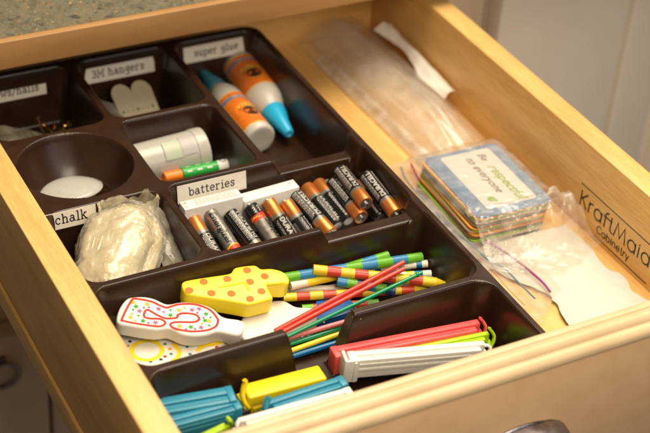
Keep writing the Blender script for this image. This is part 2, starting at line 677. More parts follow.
for _c in 'raineyftdb':
    if _c in ROUND:
        ROUND[_c] = (ROUND[_c][0] * 1.06, [[(p[0] * 1.06, p[1] * 1.13 if p[1] < .66 else max(p[1], .70)) for p in st] for st in ROUND[_c][1]])


def strokes(font, text, height, w, x0=0.0, y0=0.0, gap=0.0, centre=False):
    """stroke lettering as flat ribbons; each stroke a hair above the one before so that none are coplanar"""
    adv = 0
    out = []
    for ch in text:
        a, st = font[ch]
        for s in st:
            out.append([((adv + p[0]) * height, p[1] * height) for p in s])
        adv += a + gap
    dx = -adv * height / 2 if centre else 0
    g = Geo()
    for i, s in enumerate(out):
        g.add(ribbon([(p[0] + dx + x0, p[1] + y0) for p in s], w, z=(i % 4) * 0.0035))
    return g


def text2d(s, size, bold=0.0, shear=0.0, spacing=1.0):
    """outline lettering from the built-in font as flat triangles, centred; in cm"""
    cu = bpy.data.curves.new('t', 'FONT')
    cu.body = s
    cu.size = size
    cu.align_x = 'CENTER'
    cu.align_y = 'CENTER'
    cu.offset = bold
    cu.shear = shear
    cu.space_character = spacing
    cu.resolution_u = 3
    o = bpy.data.objects.new('t', cu)
    COL.objects.link(o)
    dg = bpy.context.evaluated_depsgraph_get()
    dg.update()
    me = o.evaluated_get(dg).to_mesh()
    bm = bmesh.new()
    bm.from_mesh(me)
    bmesh.ops.triangulate(bm, faces=bm.faces[:])
    for k in range(-5, 6):
        bmesh.ops.bisect_plane(bm, geom=bm.verts[:] + bm.edges[:] + bm.faces[:], plane_co=(0, k * size * .085, 0), plane_no=(0, 1, 0))
    v, f = from_bm(bm)
    o.evaluated_get(dg).to_mesh_clear()
    bpy.data.objects.remove(o)
    bpy.data.curves.remove(cu)
    return v, f


def wrap(vf, r, x0=0.0, a0=0.0, flip=False):
    """lay flat (x, y) geometry on a cylinder of radius r about the x axis, a0 = angle in degrees from the top"""
    v, f = vf
    o = []
    for p in v:
        px, py = (-p[0], -p[1]) if flip else (p[0], p[1])
        w = math.radians(a0) - py / r
        rr = r + p[2]
        o.append((px + x0, -rr * math.sin(w) * -1 * -1, rr * math.cos(w)))
    return o, f


def patch(x0, x1, w, n=8, z=0.0):
    """flat strip x0..x1 by width w, cut into n rows so it can be wrapped"""
    v, f = [], []
    for k in range(n + 1):
        y = -w / 2 + w * k / n
        v += [(x0, y, z), (x1, y, z)]
    for k in range(n):
        f.append((2 * k, 2 * k + 1, 2 * k + 3, 2 * k + 2))
    return v, f


# ------------------------------------------------------------------ drawer
W = 39.3          # inside width
D = 48.3          # inside depth
FL = -7.0         # drawer floor
drawer = thing('drawer', 'pulled-out maple drawer with cream moulded front, holding the brown tray', 'drawer')
make('side_panel', rbox(-1.93, -0.005, 0.02, D + 1.5, -8.6, 0, 0.09, 3), MAPLE, drawer)
make('side_rail', rbox(-2.15, -0.3, 0.03, D + 1.4, -10.35, -8.62, 0.1), MAPLE, drawer)
make('side_panel', rbox(W + 0.005, W + 1.93, 0.02, D + 1.5, -10.35, 0, 0.09, 3), MAPLE, drawer)
make('back_panel', rbox(0.01, W - 0.01, D, D + 1.4, -10, -0.3, 0.08), MAPLE_X, drawer)
make('bottom_panel', box(-0.15, W + 0.15, 0.0, D + 0.2, FL - 0.6, FL), MAPLE, drawer)

# front: a moulded rim over a flat face; profile in (y, z) swept along x
prof = [(-0.01, -10.5), (-0.01, -0.06), (-0.05, -0.015), (-0.10, 0.0), (-0.42, 0.0), (-0.50, -0.03), (-0.56, -0.12), (-0.62, -0.15), (-0.68, -0.11), (-0.78, -0.07),
        (-0.95, -0.07), (-1.10, -0.12), (-1.22, -0.22), (-1.30, -0.34), (-1.35, -0.46), (-1.42, -0.50), (-1.52, -0.48), (-1.70, -0.52), (-1.84, -0.62),
        (-1.94, -0.76), (-2.0, -0.92), (-2.01, -1.06), (-1.97, -1.12), (-1.86, -1.14), (-1.86, -14.0), (-0.02, -14.0)]
xs = [-4.2, W + 4.2]
v = [(x, p[0], p[1]) for x in xs for p in prof]
n = len(prof)
f = [(i, (i + 1) % n, n + (i + 1) % n, n + i) for i in range(n)] + [tuple(range(n - 1, -1, -1)), tuple(range(n, 2 * n))]
front = make('front_panel', (v, f), PAINT, drawer, angle=28)
make('face_panel', rbox(-4.1, W + 4.1, -1.885, -1.8, -13.9, -1.15, 0.02), PAINT_FACE, front)

# cup pull on the front
PEWTER = mat('pewter', (0.38, 0.36, 0.40), 0.36, metal=1.0, var=0.3, vscale=1.5, rvar=0.1)
cx, cz = 22.0, -7.05


def cup(u, w):
    a = math.pi * u
    bdepth = math.sin(w * math.pi / 2)
    rr = 1 - 0.5 * (1 - math.cos(w * math.pi / 2)) * 1.1
    ex = abs(math.cos(a)) ** 0.8 * (1 if math.cos(a) > 0 else -1)
    return (cx - 3.6 * ex * rr, -1.9 - 2.3 * bdepth, cz - 0.9 + 2.3 * math.sin(a) ** 0.8 * rr if math.sin(a) > 0 else cz - 0.9)


pull = make('cup_pull', gridsurf(cup, 40, 14), PEWTER, drawer, angle=180)
sm = pull.modifiers.new('thick', 'SOLIDIFY')
sm.thickness = 0.0016
make('flange', tube([(cx - 3.75 * math.cos(math.pi * k / 40), -1.98, cz - 0.9 + 2.45 * math.sin(math.pi * k / 40)) for k in range(41)], 0.16, 8), PEWTER, pull)

# branding printed on the right side panel, reading towards the front
def on_right(g, y0, z0):
    g.v = [(W - 0.004 - p[2], y0 - p[0], z0 + p[1]) for p in g.v]
    return g


g = strokes(ROUND, 'Kraf', 1.28, 0.13, gap=0.10)
g2 = strokes(ROUND, 'tMaid', 1.28, 0.13, gap=0.10)
wk = sum(ROUND[c][0] + 0.10 for c in 'Kraf') * 1.28
g.add(([(p[0] + wk - 0.08, p[1], p[2]) for p in g2.v], g2.f))
k = 8.5 / max(p[0] for p in g.v)
g.v = [(p[0] * k, p[1], p[2]) for p in g.v]
logo = make('brand_print', on_right(g, 16.35, -5.22), LOGO, drawer)
g = strokes(ROUND, 'Cabinetry', 0.60, 0.09, gap=0.11)
k = 3.95 / max(p[0] for p in g.v)
g.v = [(p[0] * k, p[1], p[2]) for p in g.v]
make('lettering', on_right(g, 13.9, -6.14), LOGO, logo)
make('rule', on_right(Geo().add(ribbon([(0, 0), (10.4, 0)], 0.09)), 16.54, -3.43), LOGO, logo)
make('rule', on_right(Geo().add(ribbon([(0, 0), (6.3, 0)], 0.09)), 14.0, -6.58), LOGO, logo)

# ------------------------------------------------------------------ counter and cabinet
counter = thing('countertop', 'olive speckled granite countertop with a plain wooden front edge', 'countertop')
make('slab', box(-60, 120, 39.2, 105, 2.0, 4.2), granite(), counter)
make('edge_strip', rbox(-60, 120, 38.55, 39.198, 1.97, 4.21, 0.06), COUNTER_WOOD, counter)

cab = thing('base_cabinet', 'painted base cabinet behind the drawer, under the counter', 'cabinet')
make('face_stile', rbox(41.6, 46.5, 41.5, 43.5, -75, 1.95, 0.08), CAB_PAINT, cab)
make('face_stile', rbox(-10.5, -2.6, 41.5, 43.5, -75, 1.95, 0.08), CAB_PAINT, cab)
make('face_rail', rbox(-2.58, 41.58, 41.5, 43.5, -26.5, -11.2, 0.08), CAB_PAINT, cab)
make('face_rail', rbox(-2.58, 41.58, 41.52, 43.5, 0.5, 1.94, 0.05), CAB_PAINT, cab)
make('carcass', G(box(-11, -9.2, 43.6, 100, -75, 1.9), box(46.6, 48, 43.6, 100, -75, 1.9), box(-9, 46.5, 98, 100, -75, 1.9), box(-9, 46.5, 43.6, 97.9, -75, -73)), CAB_PAINT, cab)


def panel_door(x0, x1, z0, z1, y, m, parent=None, name='cabinet_door', fw=5.6, tw=5.6):
    r = thing(name, '', 'x') if parent is None else bpy.data.objects.new(name, None)
    if parent is not None:
        COL.objects.link(r)
        r.parent = parent
    g = Geo()
    make('stile', rbox(x0, x0 + fw, y - 2, y, z0, z1, 0.12), m, r)
    make('stile', rbox(x1 - fw, x1, y - 2, y, z0, z1, 0.12), m, r)
    make('rail', rbox(x0 + fw + .01, x1 - fw - .01, y - 1.99, y, z1 - tw, z1, 0.12), m, r)
    make('rail', rbox(x0 + fw + .01, x1 - fw - .01, y - 1.99, y, z0, z0 + fw, 0.12), m, r)
    make('panel', G(rbox(x0 + fw + .02, x1 - fw - .02, y - 0.9, y - .1, z0 + fw + .02, z1 - tw - .02, 0.05),
                    rbox(x0 + fw + 1.2, x1 - fw - 1.2, y - 1.5, y - 0.85, z0 + fw + 1.2, z1 - tw - 1.2, 0.5, 4)), m, r)
    return r


LOWER = mat('lifted_paint', (0.72, 0.58, 0.43), 0.5, color2=(0.77, 0.63, 0.48), vscale=0.3)  # tone lifted to make up for light the lower doors lack
d1 = panel_door(-9.5, 4.85, -70, -23.8, 41.4, LOWER, cab, 'lower_door')
d2 = panel_door(5.25, 41.5, -70, -23.8, 41.4, LOWER, cab, 'lower_door')
kn = make('ring_knob', G(tube([(0.9 + 1.35 * math.cos(q * math.pi / 12), 38.85 - 0.15 * math.sin(q * math.pi / 12), -27.5 + 1.35 * math.sin(q * math.pi / 12)) for q in range(25)], 0.24, 10, caps=False),
                         rbox(.5, 1.3, 38.9, 39.45, -26.4, -25.7, 0.12)), PEWTER, d1)

nb = thing('side_cabinet', 'pale grey painted cabinet door beyond the drawer, blurred', 'cabinet')
dd = panel_door(48.0, 84, -72, 1.9, 42.8, DOOR_PAINT, nb, 'door', fw=14.4, tw=2.5)
make('carcass', box(48.1, 84, 43.0, 100, -75, 1.9), DOOR_PAINT, nb)

# ------------------------------------------------------------------ brown organizer tray
RIM, TF = -2.0, -6.75


def sd(x, y, x0, x1, y0, y1, r):
    qx = np.abs(x - (x0 + x1) / 2) - (x1 - x0) / 2 + r
    qy = np.abs(y - (y0 + y1) / 2) - (y1 - y0) / 2 + r
    return np.hypot(np.maximum(qx, 0), np.maximum(qy, 0)) + np.minimum(np.maximum(qx, qy), 0) - r


def smoothdrop(s, w):
    u = np.clip(s / w, 0, 1)
    return u * u * (3 - 2 * u)


COMPS = [(0.75, 9.1, 35.25, 44.2, 1.1), (9.6, 17.35, 35.25, 44.2, 1.1), (17.85, 25.3, 26.3, 44.2, 1.2), (9.6, 17.3, 26.25, 34.75, 0.9),
         (0.75, 9.1, 17.45, 25.8, 1.2), (9.55, 25.3, 17.45, 25.85, 1.1), (0.75, 25.3, 8.7, 17.0, 1.2), (0.75, 25.3, 0.7, 8.2, 1.4)]


def tray_h(x, y):
    dep = np.zeros_like(x)
    full = RIM - TF
    for x0, x1, y0, y1, r in COMPS:
        s = -sd(x, y, x0, x1, y0, y1, r)
        dep = np.maximum(dep, full * smoothdrop(s + 0.02, 0.80))
    # round bowl
    d = np.hypot(x - 4.85, y - 30.7)
    bw = 4.1 * np.clip(1 - (np.minimum(d, 4.15) / 4.15) ** 2.6, 0, 1)
    bw = np.where(bw < .5, bw * bw / .5 * .5 + bw * .5, bw)
    dep = np.maximum(dep, bw)
    # lowered dividers in the right hand column, and the finger notch between candles and clips
    dep = np.maximum(dep, 1.15 * smoothdrop(-sd(x, y, 18.0, 25.2, 23.0, 30.0, 0.3), 0.75))
    dep = np.maximum(dep, 0.95 * smoothdrop(-sd(x, y, 17.4, 25.2, 14.0, 20.0, 0.3), 0.6))
    dep = np.maximum(dep, full * smoothdrop(-sd(x, y, 10.3, 15.3, 4.5, 12.5, 0.3), 1.3))
    z = RIM - dep
    so = sd(x, y, 0.2, 25.72, 0.3, 44.75, 1.3)
    z = np.where(so > 0, RIM - (RIM + 6.96) * smoothdrop(so + 0.03, 0.4), z)
    return z


step = 0.075
gx = np.arange(-0.2, 26.15, step)
gy = np.arange(-0.05, 45.2, step)
X, Y = np.meshgrid(gx, gy)
Z = tray_h(X, Y)
e = 0.03
zx = (tray_h(X + e, Y) - tray_h(X - e, Y)) / (2 * e)
zy = (tray_h(X, Y + e) - tray_h(X, Y - e)) / (2 * e)
nr = np.stack([-zx, -zy, np.ones_like(zx)], -1)
nr /= np.linalg.norm(nr, axis=-1, keepdims=True)
ny_, nx_ = X.shape
idx = np.arange(nx_ * ny_).reshape(ny_, nx_)
q = np.stack([idx[:-1, :-1], idx[:-1, 1:], idx[1:, 1:], idx[1:, :-1]], -1).reshape(-1, 4)
me = bpy.data.meshes.new('organizer')
me.vertices.add(nx_ * ny_)
me.vertices.foreach_set('co', (np.stack([X, Y, Z], -1).reshape(-1, 3) * S).astype(np.float32).ravel())
me.loops.add(len(q) * 4)
me.loops.foreach_set('vertex_index', q.astype(np.int32).ravel())
me.polygons.add(len(q))
me.polygons.foreach_set('loop_start', np.arange(0, len(q) * 4, 4, dtype=np.int32))
me.polygons.foreach_set('loop_total', np.full(len(q), 4, dtype=np.int32))
me.polygons.foreach_set('use_smooth', np.ones(len(q), dtype=bool))
me.update(calc_edges=True)
me.validate()
me.normals_split_custom_set_from_vertices(nr.reshape(-1, 3).tolist())
me.materials.append(BROWN)
tray = thing('organizer_tray', 'glossy dark brown moulded plastic tray with compartments and a round bowl', 'tray')
o = bpy.data.objects.new('moulded_body', me)
COL.objects.link(o)
o.parent = tray


def tray_label(text, x0, x1, y, z0, z1, xh, w, tilt=-0.17, dx=0.0):
    """paper strip stuck on the back face of a compartment"""
    n = max(2, int((x1 - x0) / 0.5))
    lx, lz = x1 - x0, z1 - z0
    o = make('paper_label', rbox(-lx / 2, lx / 2, -0.012, 0.012, -lz / 2, lz / 2, 0.008, 1), PAPER, tray,
             loc=((x0 + x1) / 2, y, (z0 + z1) / 2), rot=(tilt, 0, 0))
    g = strokes(SLAB, text, xh, w, gap=0.10, centre=True)
    g.v = [(p[0] + dx, -0.020 - p[2], p[1] - xh * 0.52) for p in g.v]
    make('lettering', g, INK, o)
    return o


tray_label('chalk', 0.35, 4.4, 25.50, -3.25, -1.95, 0.46, 0.09, dx=0.25)
tray_label('batteries', 10.5, 15.88, 25.55, -3.57, -2.15, 0.42, 0.08)
tray_label('3M hangers', 10.25, 16.42, 43.92, -4.05, -2.75, 0.42, 0.085)
tray_label('super glue', 19.0, 24.85, 43.92, -3.95, -2.55, 0.40, 0.085)
tray_label('screws/nails', 1.4, 7.28, 43.92, -4.15, -2.87, 0.40, 0.085)

# ------------------------------------------------------------------ batteries
BLK = mat('battery_black', (0.012, 0.011, 0.011), 0.25, spec=0.6)
COP = mat('battery_copper', (0.60, 0.20, 0.045), 0.32, metal=0.55, var=0.08, vscale=2)
SIL = mat('battery_silver', (0.55, 0.53, 0.50), 0.3, metal=0.9, var=0.1)
GRY = mat('battery_grey', (0.26, 0.24, 0.21), 0.35, metal=0.5, var=0.2, vscale=3)
PRT = mat('battery_print', (0.50, 0.48, 0.44), 0.4)
BRED = mat('battery_red', (0.75, 0.05, 0.02), 0.35)
BYEL = mat('battery_yellow', (0.85, 0.65, 0.02), 0.35)
BL, BR = 4.4, 0.56


def battery_terms(r, body):
    make('positive_terminal', lathe([(BL - .02, .50), (BL + .0, .44), (BL + .005, .34), (BL - .05, .31), (BL - .05, .2), (BL + .13, .19), (BL + .16, .15), (BL + .165, 0)][::-1], 20), SIL, r)
    make('negative_terminal', lathe([(-.005, 0), (-.012, .3), (.0, .40), (.03, .44)], 20), SIL, r)


def copper_battery():
    r = thing('battery', '', 'battery', rot=Quaternion(), group='loose batteries in the battery compartment')
    make('casing', lathe([(.0, .42), (.0, .49), (.03, .525), (.07, BR), (BL * .66, BR)], 28), BLK, r)
    make('silver_ring', lathe([(BL * .66, BR + .002), (BL * .72, BR + .002)], 28), GRY, r)
    make('copper_cap', lathe([(BL * .72, BR + .001), (BL - .08, BR + .001), (BL - .03, .54), (BL, .47), (BL, .38)], 28), COP, r)
    for roll in (0, 180):
        g = Geo().add(wrap(text2d('DURACELL', 0.52, bold=0.012), BR + .007, BL * .34, roll, flip=True))
        for row, hh in ((38, .09), (50, .05), (60, .05), (70, .04), (-38, .05), (-47, .05)):
            x0 = 0.2
            while x0 < BL * .6:
                w = random.uniform(.06, .3)
                g.add(wrap(patch(x0, min(x0 + w, BL * .62), hh, 2), BR + .007, 0, roll + row))
                x0 += w + .06
        make('lettering', g, PRT, r)
    battery_terms(r, BLK)
    return r


def striped_battery():
    r = thing('battery', '', 'battery', rot=Quaternion(), group='loose batteries in the battery compartment')
    make('casing', lathe([(.0, .42), (.0, .49), (.03, .525), (.07, BR), (BL * .70, BR)], 28), GRY, r)
    make('red_band', lathe([(BL * .70, BR + .001), (BL * .80, BR + .001)], 28), BRED, r)
    make('yellow_stripe', wrap(ribbon([(BL * .70 + .16 * math.sin(q * .55) + .14, -1.6 + q * .2) for q in range(17)], .09), BR + .007), BYEL, r)
    make('black_band', lathe([(BL * .80, BR), (BL - .08, BR), (BL - .03, .52), (BL, .47), (BL, .38)], 28), BLK, r)
    for roll in (0, 180):
        g = Geo().add(wrap(text2d('Energizer', 0.70, bold=0.018, shear=0.15), BR + .007, BL * .36, roll))
        make('lettering', g, BLK, r)
        g = Geo()
        for k in range(3):
            g.add(wrap(text2d('AAA', 0.26, bold=0.01), BR + .007, BL * .88, roll - 40 + 40 * k))
        make('size_print', g, PRT, r)
    battery_terms(r, BLK)
    return r


def pose(a, b, roll):
    """rotation taking local +x to b - a, rolled about it so that roll 0 puts the local +z side uppermost"""
    x = (Vector(b) - Vector(a)).normalized()
    z = Vector((0, 0, 1)) - x * x.z
    z.normalize()
    y = z.cross(x)
    m = Matrix((x, y, z)).transposed()
    return m.to_quaternion() @ Quaternion((1, 0, 0), math.radians(roll))


cb = copper_battery()
sb = striped_battery()
used = {'c': False, 's': False}
# kind, negative end, positive end (directions; length is fixed), roll, label
BATS = [
    ('c', (11.41, 20.55, -5.40), (10.95, 23.88, -3.90), 15, 'b', 'battery with copper far end, leftmost under the white carton'),
    ('s', (12.37, 24.21, -3.90), (13.02, 21.27, -5.50), 20, 'a', 'grey battery with red and yellow stripe low down, second from the left'),
    ('c', (13.79, 23.80, -4.10), (14.52, 21.00, -5.30), -30, 'a', 'black battery with white print between the two red striped ones'),
    ('s', (16.11, 21.01, -5.50), (15.29, 23.66, -3.80), 200, 'b', 'battery with its red and yellow stripe high up at the carton corner'),
    ('c', (17.39, 20.72, -5.40), (16.66, 23.55, -3.70), -15, 'b', 'copper topped battery tilted up on the carton, right of the striped ones'),
    ('c', (18.78, 20.57, -5.60), (17.98, 23.33, -4.00), 40, 'b', 'copper topped battery sixth from the left, close beside a copper topped one'),
    ('c', (19.33, 23.71, -4.30), (20.04, 19.97, -5.10), -10, 'b', 'battery with copper end against the step of the front divider'),
    ('c', (21.10, 21.00, -5.30), (20.70, 25.06, -4.60), 20, 'm', 'copper topped battery at the end of the long white carton'),
    ('c', (21.92, 20.88, -5.00), (21.58, 24.95, -4.40), 25, 'm', 'copper topped battery whose bright near end is just left of a copper nub'),
    ('c', (22.37, 24.28, -4.00), (22.46, 19.96, -4.30), -20, 'm', 'battery with copper near end, just left of the topmost battery'),
    ('c', (23.02, 24.59, -3.20), (22.82, 19.97, -3.30), 0, 'm', 'topmost battery of the pile with copper near end'),
    ('c', (24.53, 22.88, -3.30), (24.71, 19.24, -3.90), 15, 'm', 'rightmost battery with copper near end'),
    ('c', (24.32, 20.10, -5.00), (24.71, 24.83, -5.00), 10, 'a', 'battery lying under the topmost one, copper end hidden'),
]
for kind, a, b, roll, anchor, lab in BATS:
    src = cb if kind == 'c' else sb
    A, B = Vector(a), Vector(b)
    d = (B - A).normalized()
    mid = (A + B) / 2
    rot = pose(a, b, roll)
    # lay the nearer visible end where it is seen
    start = {'m': mid - d * BL / 2, 'a': A, 'b': B - d * BL}[anchor]
    if not used[kind]:
        used[kind] = True
        src['label'] = lab
        src.location = start * S
        src.rotation_quaternion = rot
    else:
        dup(src, lab, start, rot)
dup(cb, 'battery lying crosswise behind the topmost one, mostly hidden', (25.57, 25.69, -5.00), pose((25.57, 25.69, -5.00), (22.60, 25.75, -5.00), 0))

WRAPM = mat('packet_foil', (0.62, 0.64, 0.68), 0.25, color2=(0.85, 0.85, 0.85), vscale=1.2, bump=0.03, bscale=2)


def crumpled_sheet(name, quad, m, label, cat, amp=0.25, n=24, z_min=None, seed=0, parent=None, thick=0.0):
    a, b, c, d = [Vector(p) for p in quad]

    def fn(u, w):
        p = a * (1 - u) * (1 - w) + b * u * (1 - w) + c * u * w + d * (1 - u) * w
        k = crumple(p.x + seed, p.y, seed) * amp
        z = p.z + k
        if z_min is not None:
            z = max(z, z_min + 0.01 + 0.02 * (1 + nz(p.x, p.y)))
        return (p.x + 0.3 * amp * nz(p.x, p.y, 4), p.y + 0.3 * amp * nz(p.y, p.x, 8), z)
    o = make(name, gridsurf(fn, n, n), m, parent, angle=50)
    if label:
        tag(o, label, cat)
    if thick:
        sm = o.modifiers.new('thick', 'SOLIDIFY')
        sm.thickness = thick * S
    return o


crumpled_sheet('foil_packet', [(19.6, 18.5, -6.45), (23.4, 18.5, -6.45), (23.2, 20.6, -6.3), (19.8, 20.4, -6.2)], WRAPM, 'crumpled silver and blue packet under the batteries by the front divider', 'packet', 0.16, z_min=TF, thick=0.02)
o = make('paper_scrap', rbox(-.35, .35, -.2, .2, 0, .08, 0.03), mat('red_yellow_print', (0.8, 0.1, 0.03), 0.4, color2=(0.9, 0.6, 0.05), vscale=2.0), loc=(23.25, 19.6, -6.0), rot=(0.2, 0.1, 0.6))
tag(o, 'tiny red and yellow scrap between the rightmost batteries', 'scrap')

CARTON = mat('carton_white', (0.80, 0.78, 0.73), 0.4, var=0.02)
GREYINK = mat('grey_ink', (0.30, 0.29, 0.27), 0.5)


def carton(a, b, wdt, hgt, label, printed):
    A, B = Vector(a), Vector(b)
    L = (B - A).length
    r = thing('carton', label, 'carton', A, pose(a, b, 0), group='white cartons behind the batteries')
    make('box_body', rbox(0, L, -wdt, 0, -hgt, 0, 0.05), CARTON, r)
    if printed:
        g = Geo()
        for row in range(6):
            x = 1.0
            while x < L - .5:
                w = random.uniform(.1, .35)
                g.add(([(x, -.15 - row * .13, .003), (x + w, -.15 - row * .13, .003), (x + w, -.21 - row * .13, .003), (x, -.21 - row * .13, .003)], [(0, 1, 2, 3)]))
                x += w + .07
        for q in ((.25, -.3), (.25, -.75)):
            g.add(([(q[0] + p[0], q[1] + p[1], .003) for p in text2d('U8' if q[1] > -.5 else 'O', 0.32, bold=.01)[0]], text2d('U8' if q[1] > -.5 else 'O', 0.32, bold=.01)[1]))
        make('fine_print', g, GREYINK, r)
    else:
        make('fine_print', ngon(L - .5, -.35, .1, .07, 12, 0.003), GREYINK, r)
    make('end_flap', rbox(L - .004, L + .02, -wdt + .06, -.06, -hgt + .06, -.06, 0.005, 1), CARTON, r)
    return r


# ends of the far top edge of each carton
carton((10.39, 25.00, -3.02), (14.90, 25.00, -3.04), 1.05, 3.1, 'short white carton with grey fine print under the batteries label', True)
carton((15.04, 25.00, -3.58), (19.43, 25.00, -3.40), 1.05, 3.0, 'long plain white carton at the right of the printed carton', False)

# ------------------------------------------------------------------ chalk bag
CHALK = mat('creamy_chalk', (0.62, 0.52, 0.29), 0.32, color2=(0.70, 0.62, 0.41), vscale=0.5, sss=0.25, bump=0.035, bscale=2.0, coat=0.9)


def chalk_bag():
    r = thing('chalk_bag', 'crumpled clear bag full of creamy chalk leaning in the chalk compartment', 'bag')
    bm = bmesh.new()
    bmesh.ops.create_icosphere(bm, subdivisions=6, radius=1)
    A = Vector((2.3, 18.6, -5.2))
    B = Vector((6.8, 24.8, -2.6))
    ax = (B - A)
    L = ax.length
    x = ax.normalized()
    y = Vector((0, 0, 1)).cross(x).normalized()
    z = x.cross(y)
    for vv in bm.verts:
        p = vv.co.copy()
        t = p.x
        wd = 2.3 - 0.2 * t + 0.2 * nz(t * 2, 1)
        hd = 1.65 - 0.2 * t
        q = p.normalized()
        ex = math.copysign(abs(q.x) ** 0.6, q.x)
        tt = q.x * 2.4 + q.y * 0.9
        c = ridge(tt, q.y * 0.9, q.z * .8) * 0.10 + ridge(tt * 1.7 + 5, q.y * 2.1, q.z) * 0.05 + nz(q.x * 1.3, q.y * 1.3, q.z * 1.3) * 0.2
        pos = (A + B) / 2 + x * ex * (L / 2 + .35) + (y * q.y * wd + z * q.z * hd) * (1 + c)
        pos.z = max(pos.z, TF + .04 + 0.05 * c)
        pos.y = max(pos.y, 18.1 + .1 * c)
        pos.x = min(max(pos.x, 1.3), 8.3 + .2 * c)
        pos.y = min(pos.y, 25.2)
        vv.co = pos
    wrapbm = bm.copy()
    make('chalk_mass', from_bm(bm), CHALK, r, angle=60)
    wrapbm.normal_update()
    nrm = [vv.normal.copy() for vv in wrapbm.verts]
    for vv, nn in zip(wrapbm.verts, nrm):       # the bag's own skin: sharper creases, standing a little off the chalk
        p = vv.co
        e_ = .13 + .16 * max(-.6, crumple(p.x * 1.3 + 4, p.y * 1.3, p.z * 1.6)) + .05 * ridge(p.x * 3, p.y * 3, p.z * 3)
        vv.co = p + nn * e_
        vv.co.z = max(vv.co.z, TF + .03)
        vv.co.y = min(max(vv.co.y, 17.95), 25.35)
    make('bag_film', from_bm(wrapbm), film('chalk_film', milk=.20, gloss=.10, bump=.10, bscale=2.0, milk_color=(.95, .90, .74), gfac=1.3), r, angle=40)
    # loose pleated neck of the bag

    def neck(u, w):
        a = u * 2 * math.pi
        sp = crumple(2.2 * math.cos(a) + 1, 2.2 * math.sin(a) + 4, 7)
        rr = 1.0 + 0.10 * w + 0.22 * crumple(4 * math.cos(a) + 5, 4 * math.sin(a), w * 1.5)
        zt = -4.3 + (2.15 + 1.1 * sp) * w
        return (min(8.7, 6.5 + rr * 1.75 * math.cos(a)), min(25.35, 24.5 + rr * .85 * math.sin(a) + w * .25), min(zt, -1.5))
    make('bag_neck', gridsurf(neck, 90, 20), film('neck_film', milk=0.38, gloss=0.2, bump=0.04, bscale=1.4, milk_color=(.92, .84, .60), gfac=.6), r, angle=50)

    def tail(u, w):
        px = 7.0 + 1.75 * u + .15 * w
        py = 18.3 + 6.0 * w
        pz = -5.9 + 3.3 * w * (1 - .2 * u) + 0.35 * crumple(px * 1.2 + 9, py * .8, 2) + 0.5 * math.sin(u * 3.1)
        return (px + 0.2 * crumple(py, px, 1), py, max(pz, TF + .05))
    make('bag_tail', gridsurf(tail, 26, 40), GREYFILM, r, angle=50)



chalk_bag()

# ------------------------------------------------------------------ white cap in the bowl
g = Geo()
prof = [(0, 1.02), (.12, .0)]
pts = []
RC = 2.4
pr = [(0.0, RC), (0.0, RC - .08)] + [(0.05 + 1.25 * (1 - (1 - k / 10) ** 0 * ((RC * (1 - k / 10)) / RC) ** 2.2), RC * (1 - k / 10) * .99) for k in range(11)]
pr = [(0.0, RC)] + [(.6 * (1 - (1 - k / 12) ** 2.4), RC * (1 - k / 12)) for k in range(1, 12)] + [(.6, 0)]
CAPM = mat('translucent_white', (0.52, 0.51, 0.46), 0.28, sss=0.4, var=0.04, coat=0.3)
cap = make('plastic_disc', lathe(pr, 40), CAPM, loc=(4.71, 31.86, -4.95), rot=Vector((-0.03, 0.27, 0.96)).to_track_quat('X', 'Z'), angle=80)
sm = cap.modifiers.new('thick', 'SOLIDIFY')
sm.thickness = 0.0008
make('rim', tube([(0.02, (RC - .02) * math.cos(q * math.pi / 24), (RC - .02) * math.sin(q * math.pi / 24)) for q in range(49)], .09, 8, caps=False), CAPM, cap)
tag(cap, 'shallow translucent white plastic disc lying in the round bowl', 'disc')

# ------------------------------------------------------------------ film canister, orange capped tubes
MILK = mat('milky_plastic', (0.48, 0.47, 0.42), 0.32, sss=0.5, var=0.03, coat=0.25)
r = thing('canister', 'translucent white film canister lying on its side behind the orange capped tube', 'canister', (10.35, 33.0, -4.95), pose((10.35, 33.0, -4.95), (15.9, 33.1, -4.95), 0))
make('canister_body', lathe([(0, 0), (0, 1.50), (.05, 1.58), (4.6, 1.70), (4.65, 1.76), (5.45, 1.78), (5.52, 1.76), (5.52, 1.66), (1.0, 1.50), (1.0, 0)], 48), MILK, r, angle=40)
make('rolled_label', wrap(patch(1.0, 2.6, 1.5, 8), 1.70, 0.9, 35), mat('faint_green', (0.40, 0.48, 0.34), 0.4, color2=(.45, .49, .39), vscale=.8), r)
make('rolled_paper', wrap(patch(2.8, 4.0, 1.6, 8), 1.73, 0.5, 30), mat('faint_grey', (0.43, 0.41, 0.40), 0.4), r)

GREEN = mat('tube_green', (0.02, 0.36, 0.05), 0.3)
OCAP = mat('tube_orange', (0.86, 0.22, 0.01), 0.35)
WTUBE = mat('tube_white', (0.78, 0.76, 0.72), 0.35)
a, b = (11.83, 31.04, -5.20), (17.14, 30.84, -5.20)
LL = (Vector(b) - Vector(a)).length
r = thing('glue_stick', 'green and white tube with an orange cap beside the film canister', 'tube', a, pose(a, b, 0))
make('orange_cap', lathe([(0, 0), (0, .36), (.06, .42), (1.35, .44), (1.4, .40)], 24), OCAP, r)
make('tube_body', lathe([(1.4, .46), (1.45, .50), (LL * .80, .50)], 24), GREEN, r)
make('white_end', lathe([(LL * .80, .50), (LL - .08, .50), (LL, .44), (LL, 0)], 24), WTUBE, r)
g2 = Geo()
for k in range(3):
    for kk in range(3):
        g2.add(wrap(patch(1.75 + k * .8, 2.15 + k * .8, .10, 2), .507, 0, -80 + 60 * kk))
make('stripe_print', g2, WTUBE, r)
g3 = Geo().add(wrap(ribbon(arc(LL * .89, 0, .22, .22, 0, 360, 16), .06), .507, 0, -10))
make('ring_print', g3, INK, r)
a2, b2 = (11.03, 31.61, -5.90), (13.85, 31.55, -6.00)
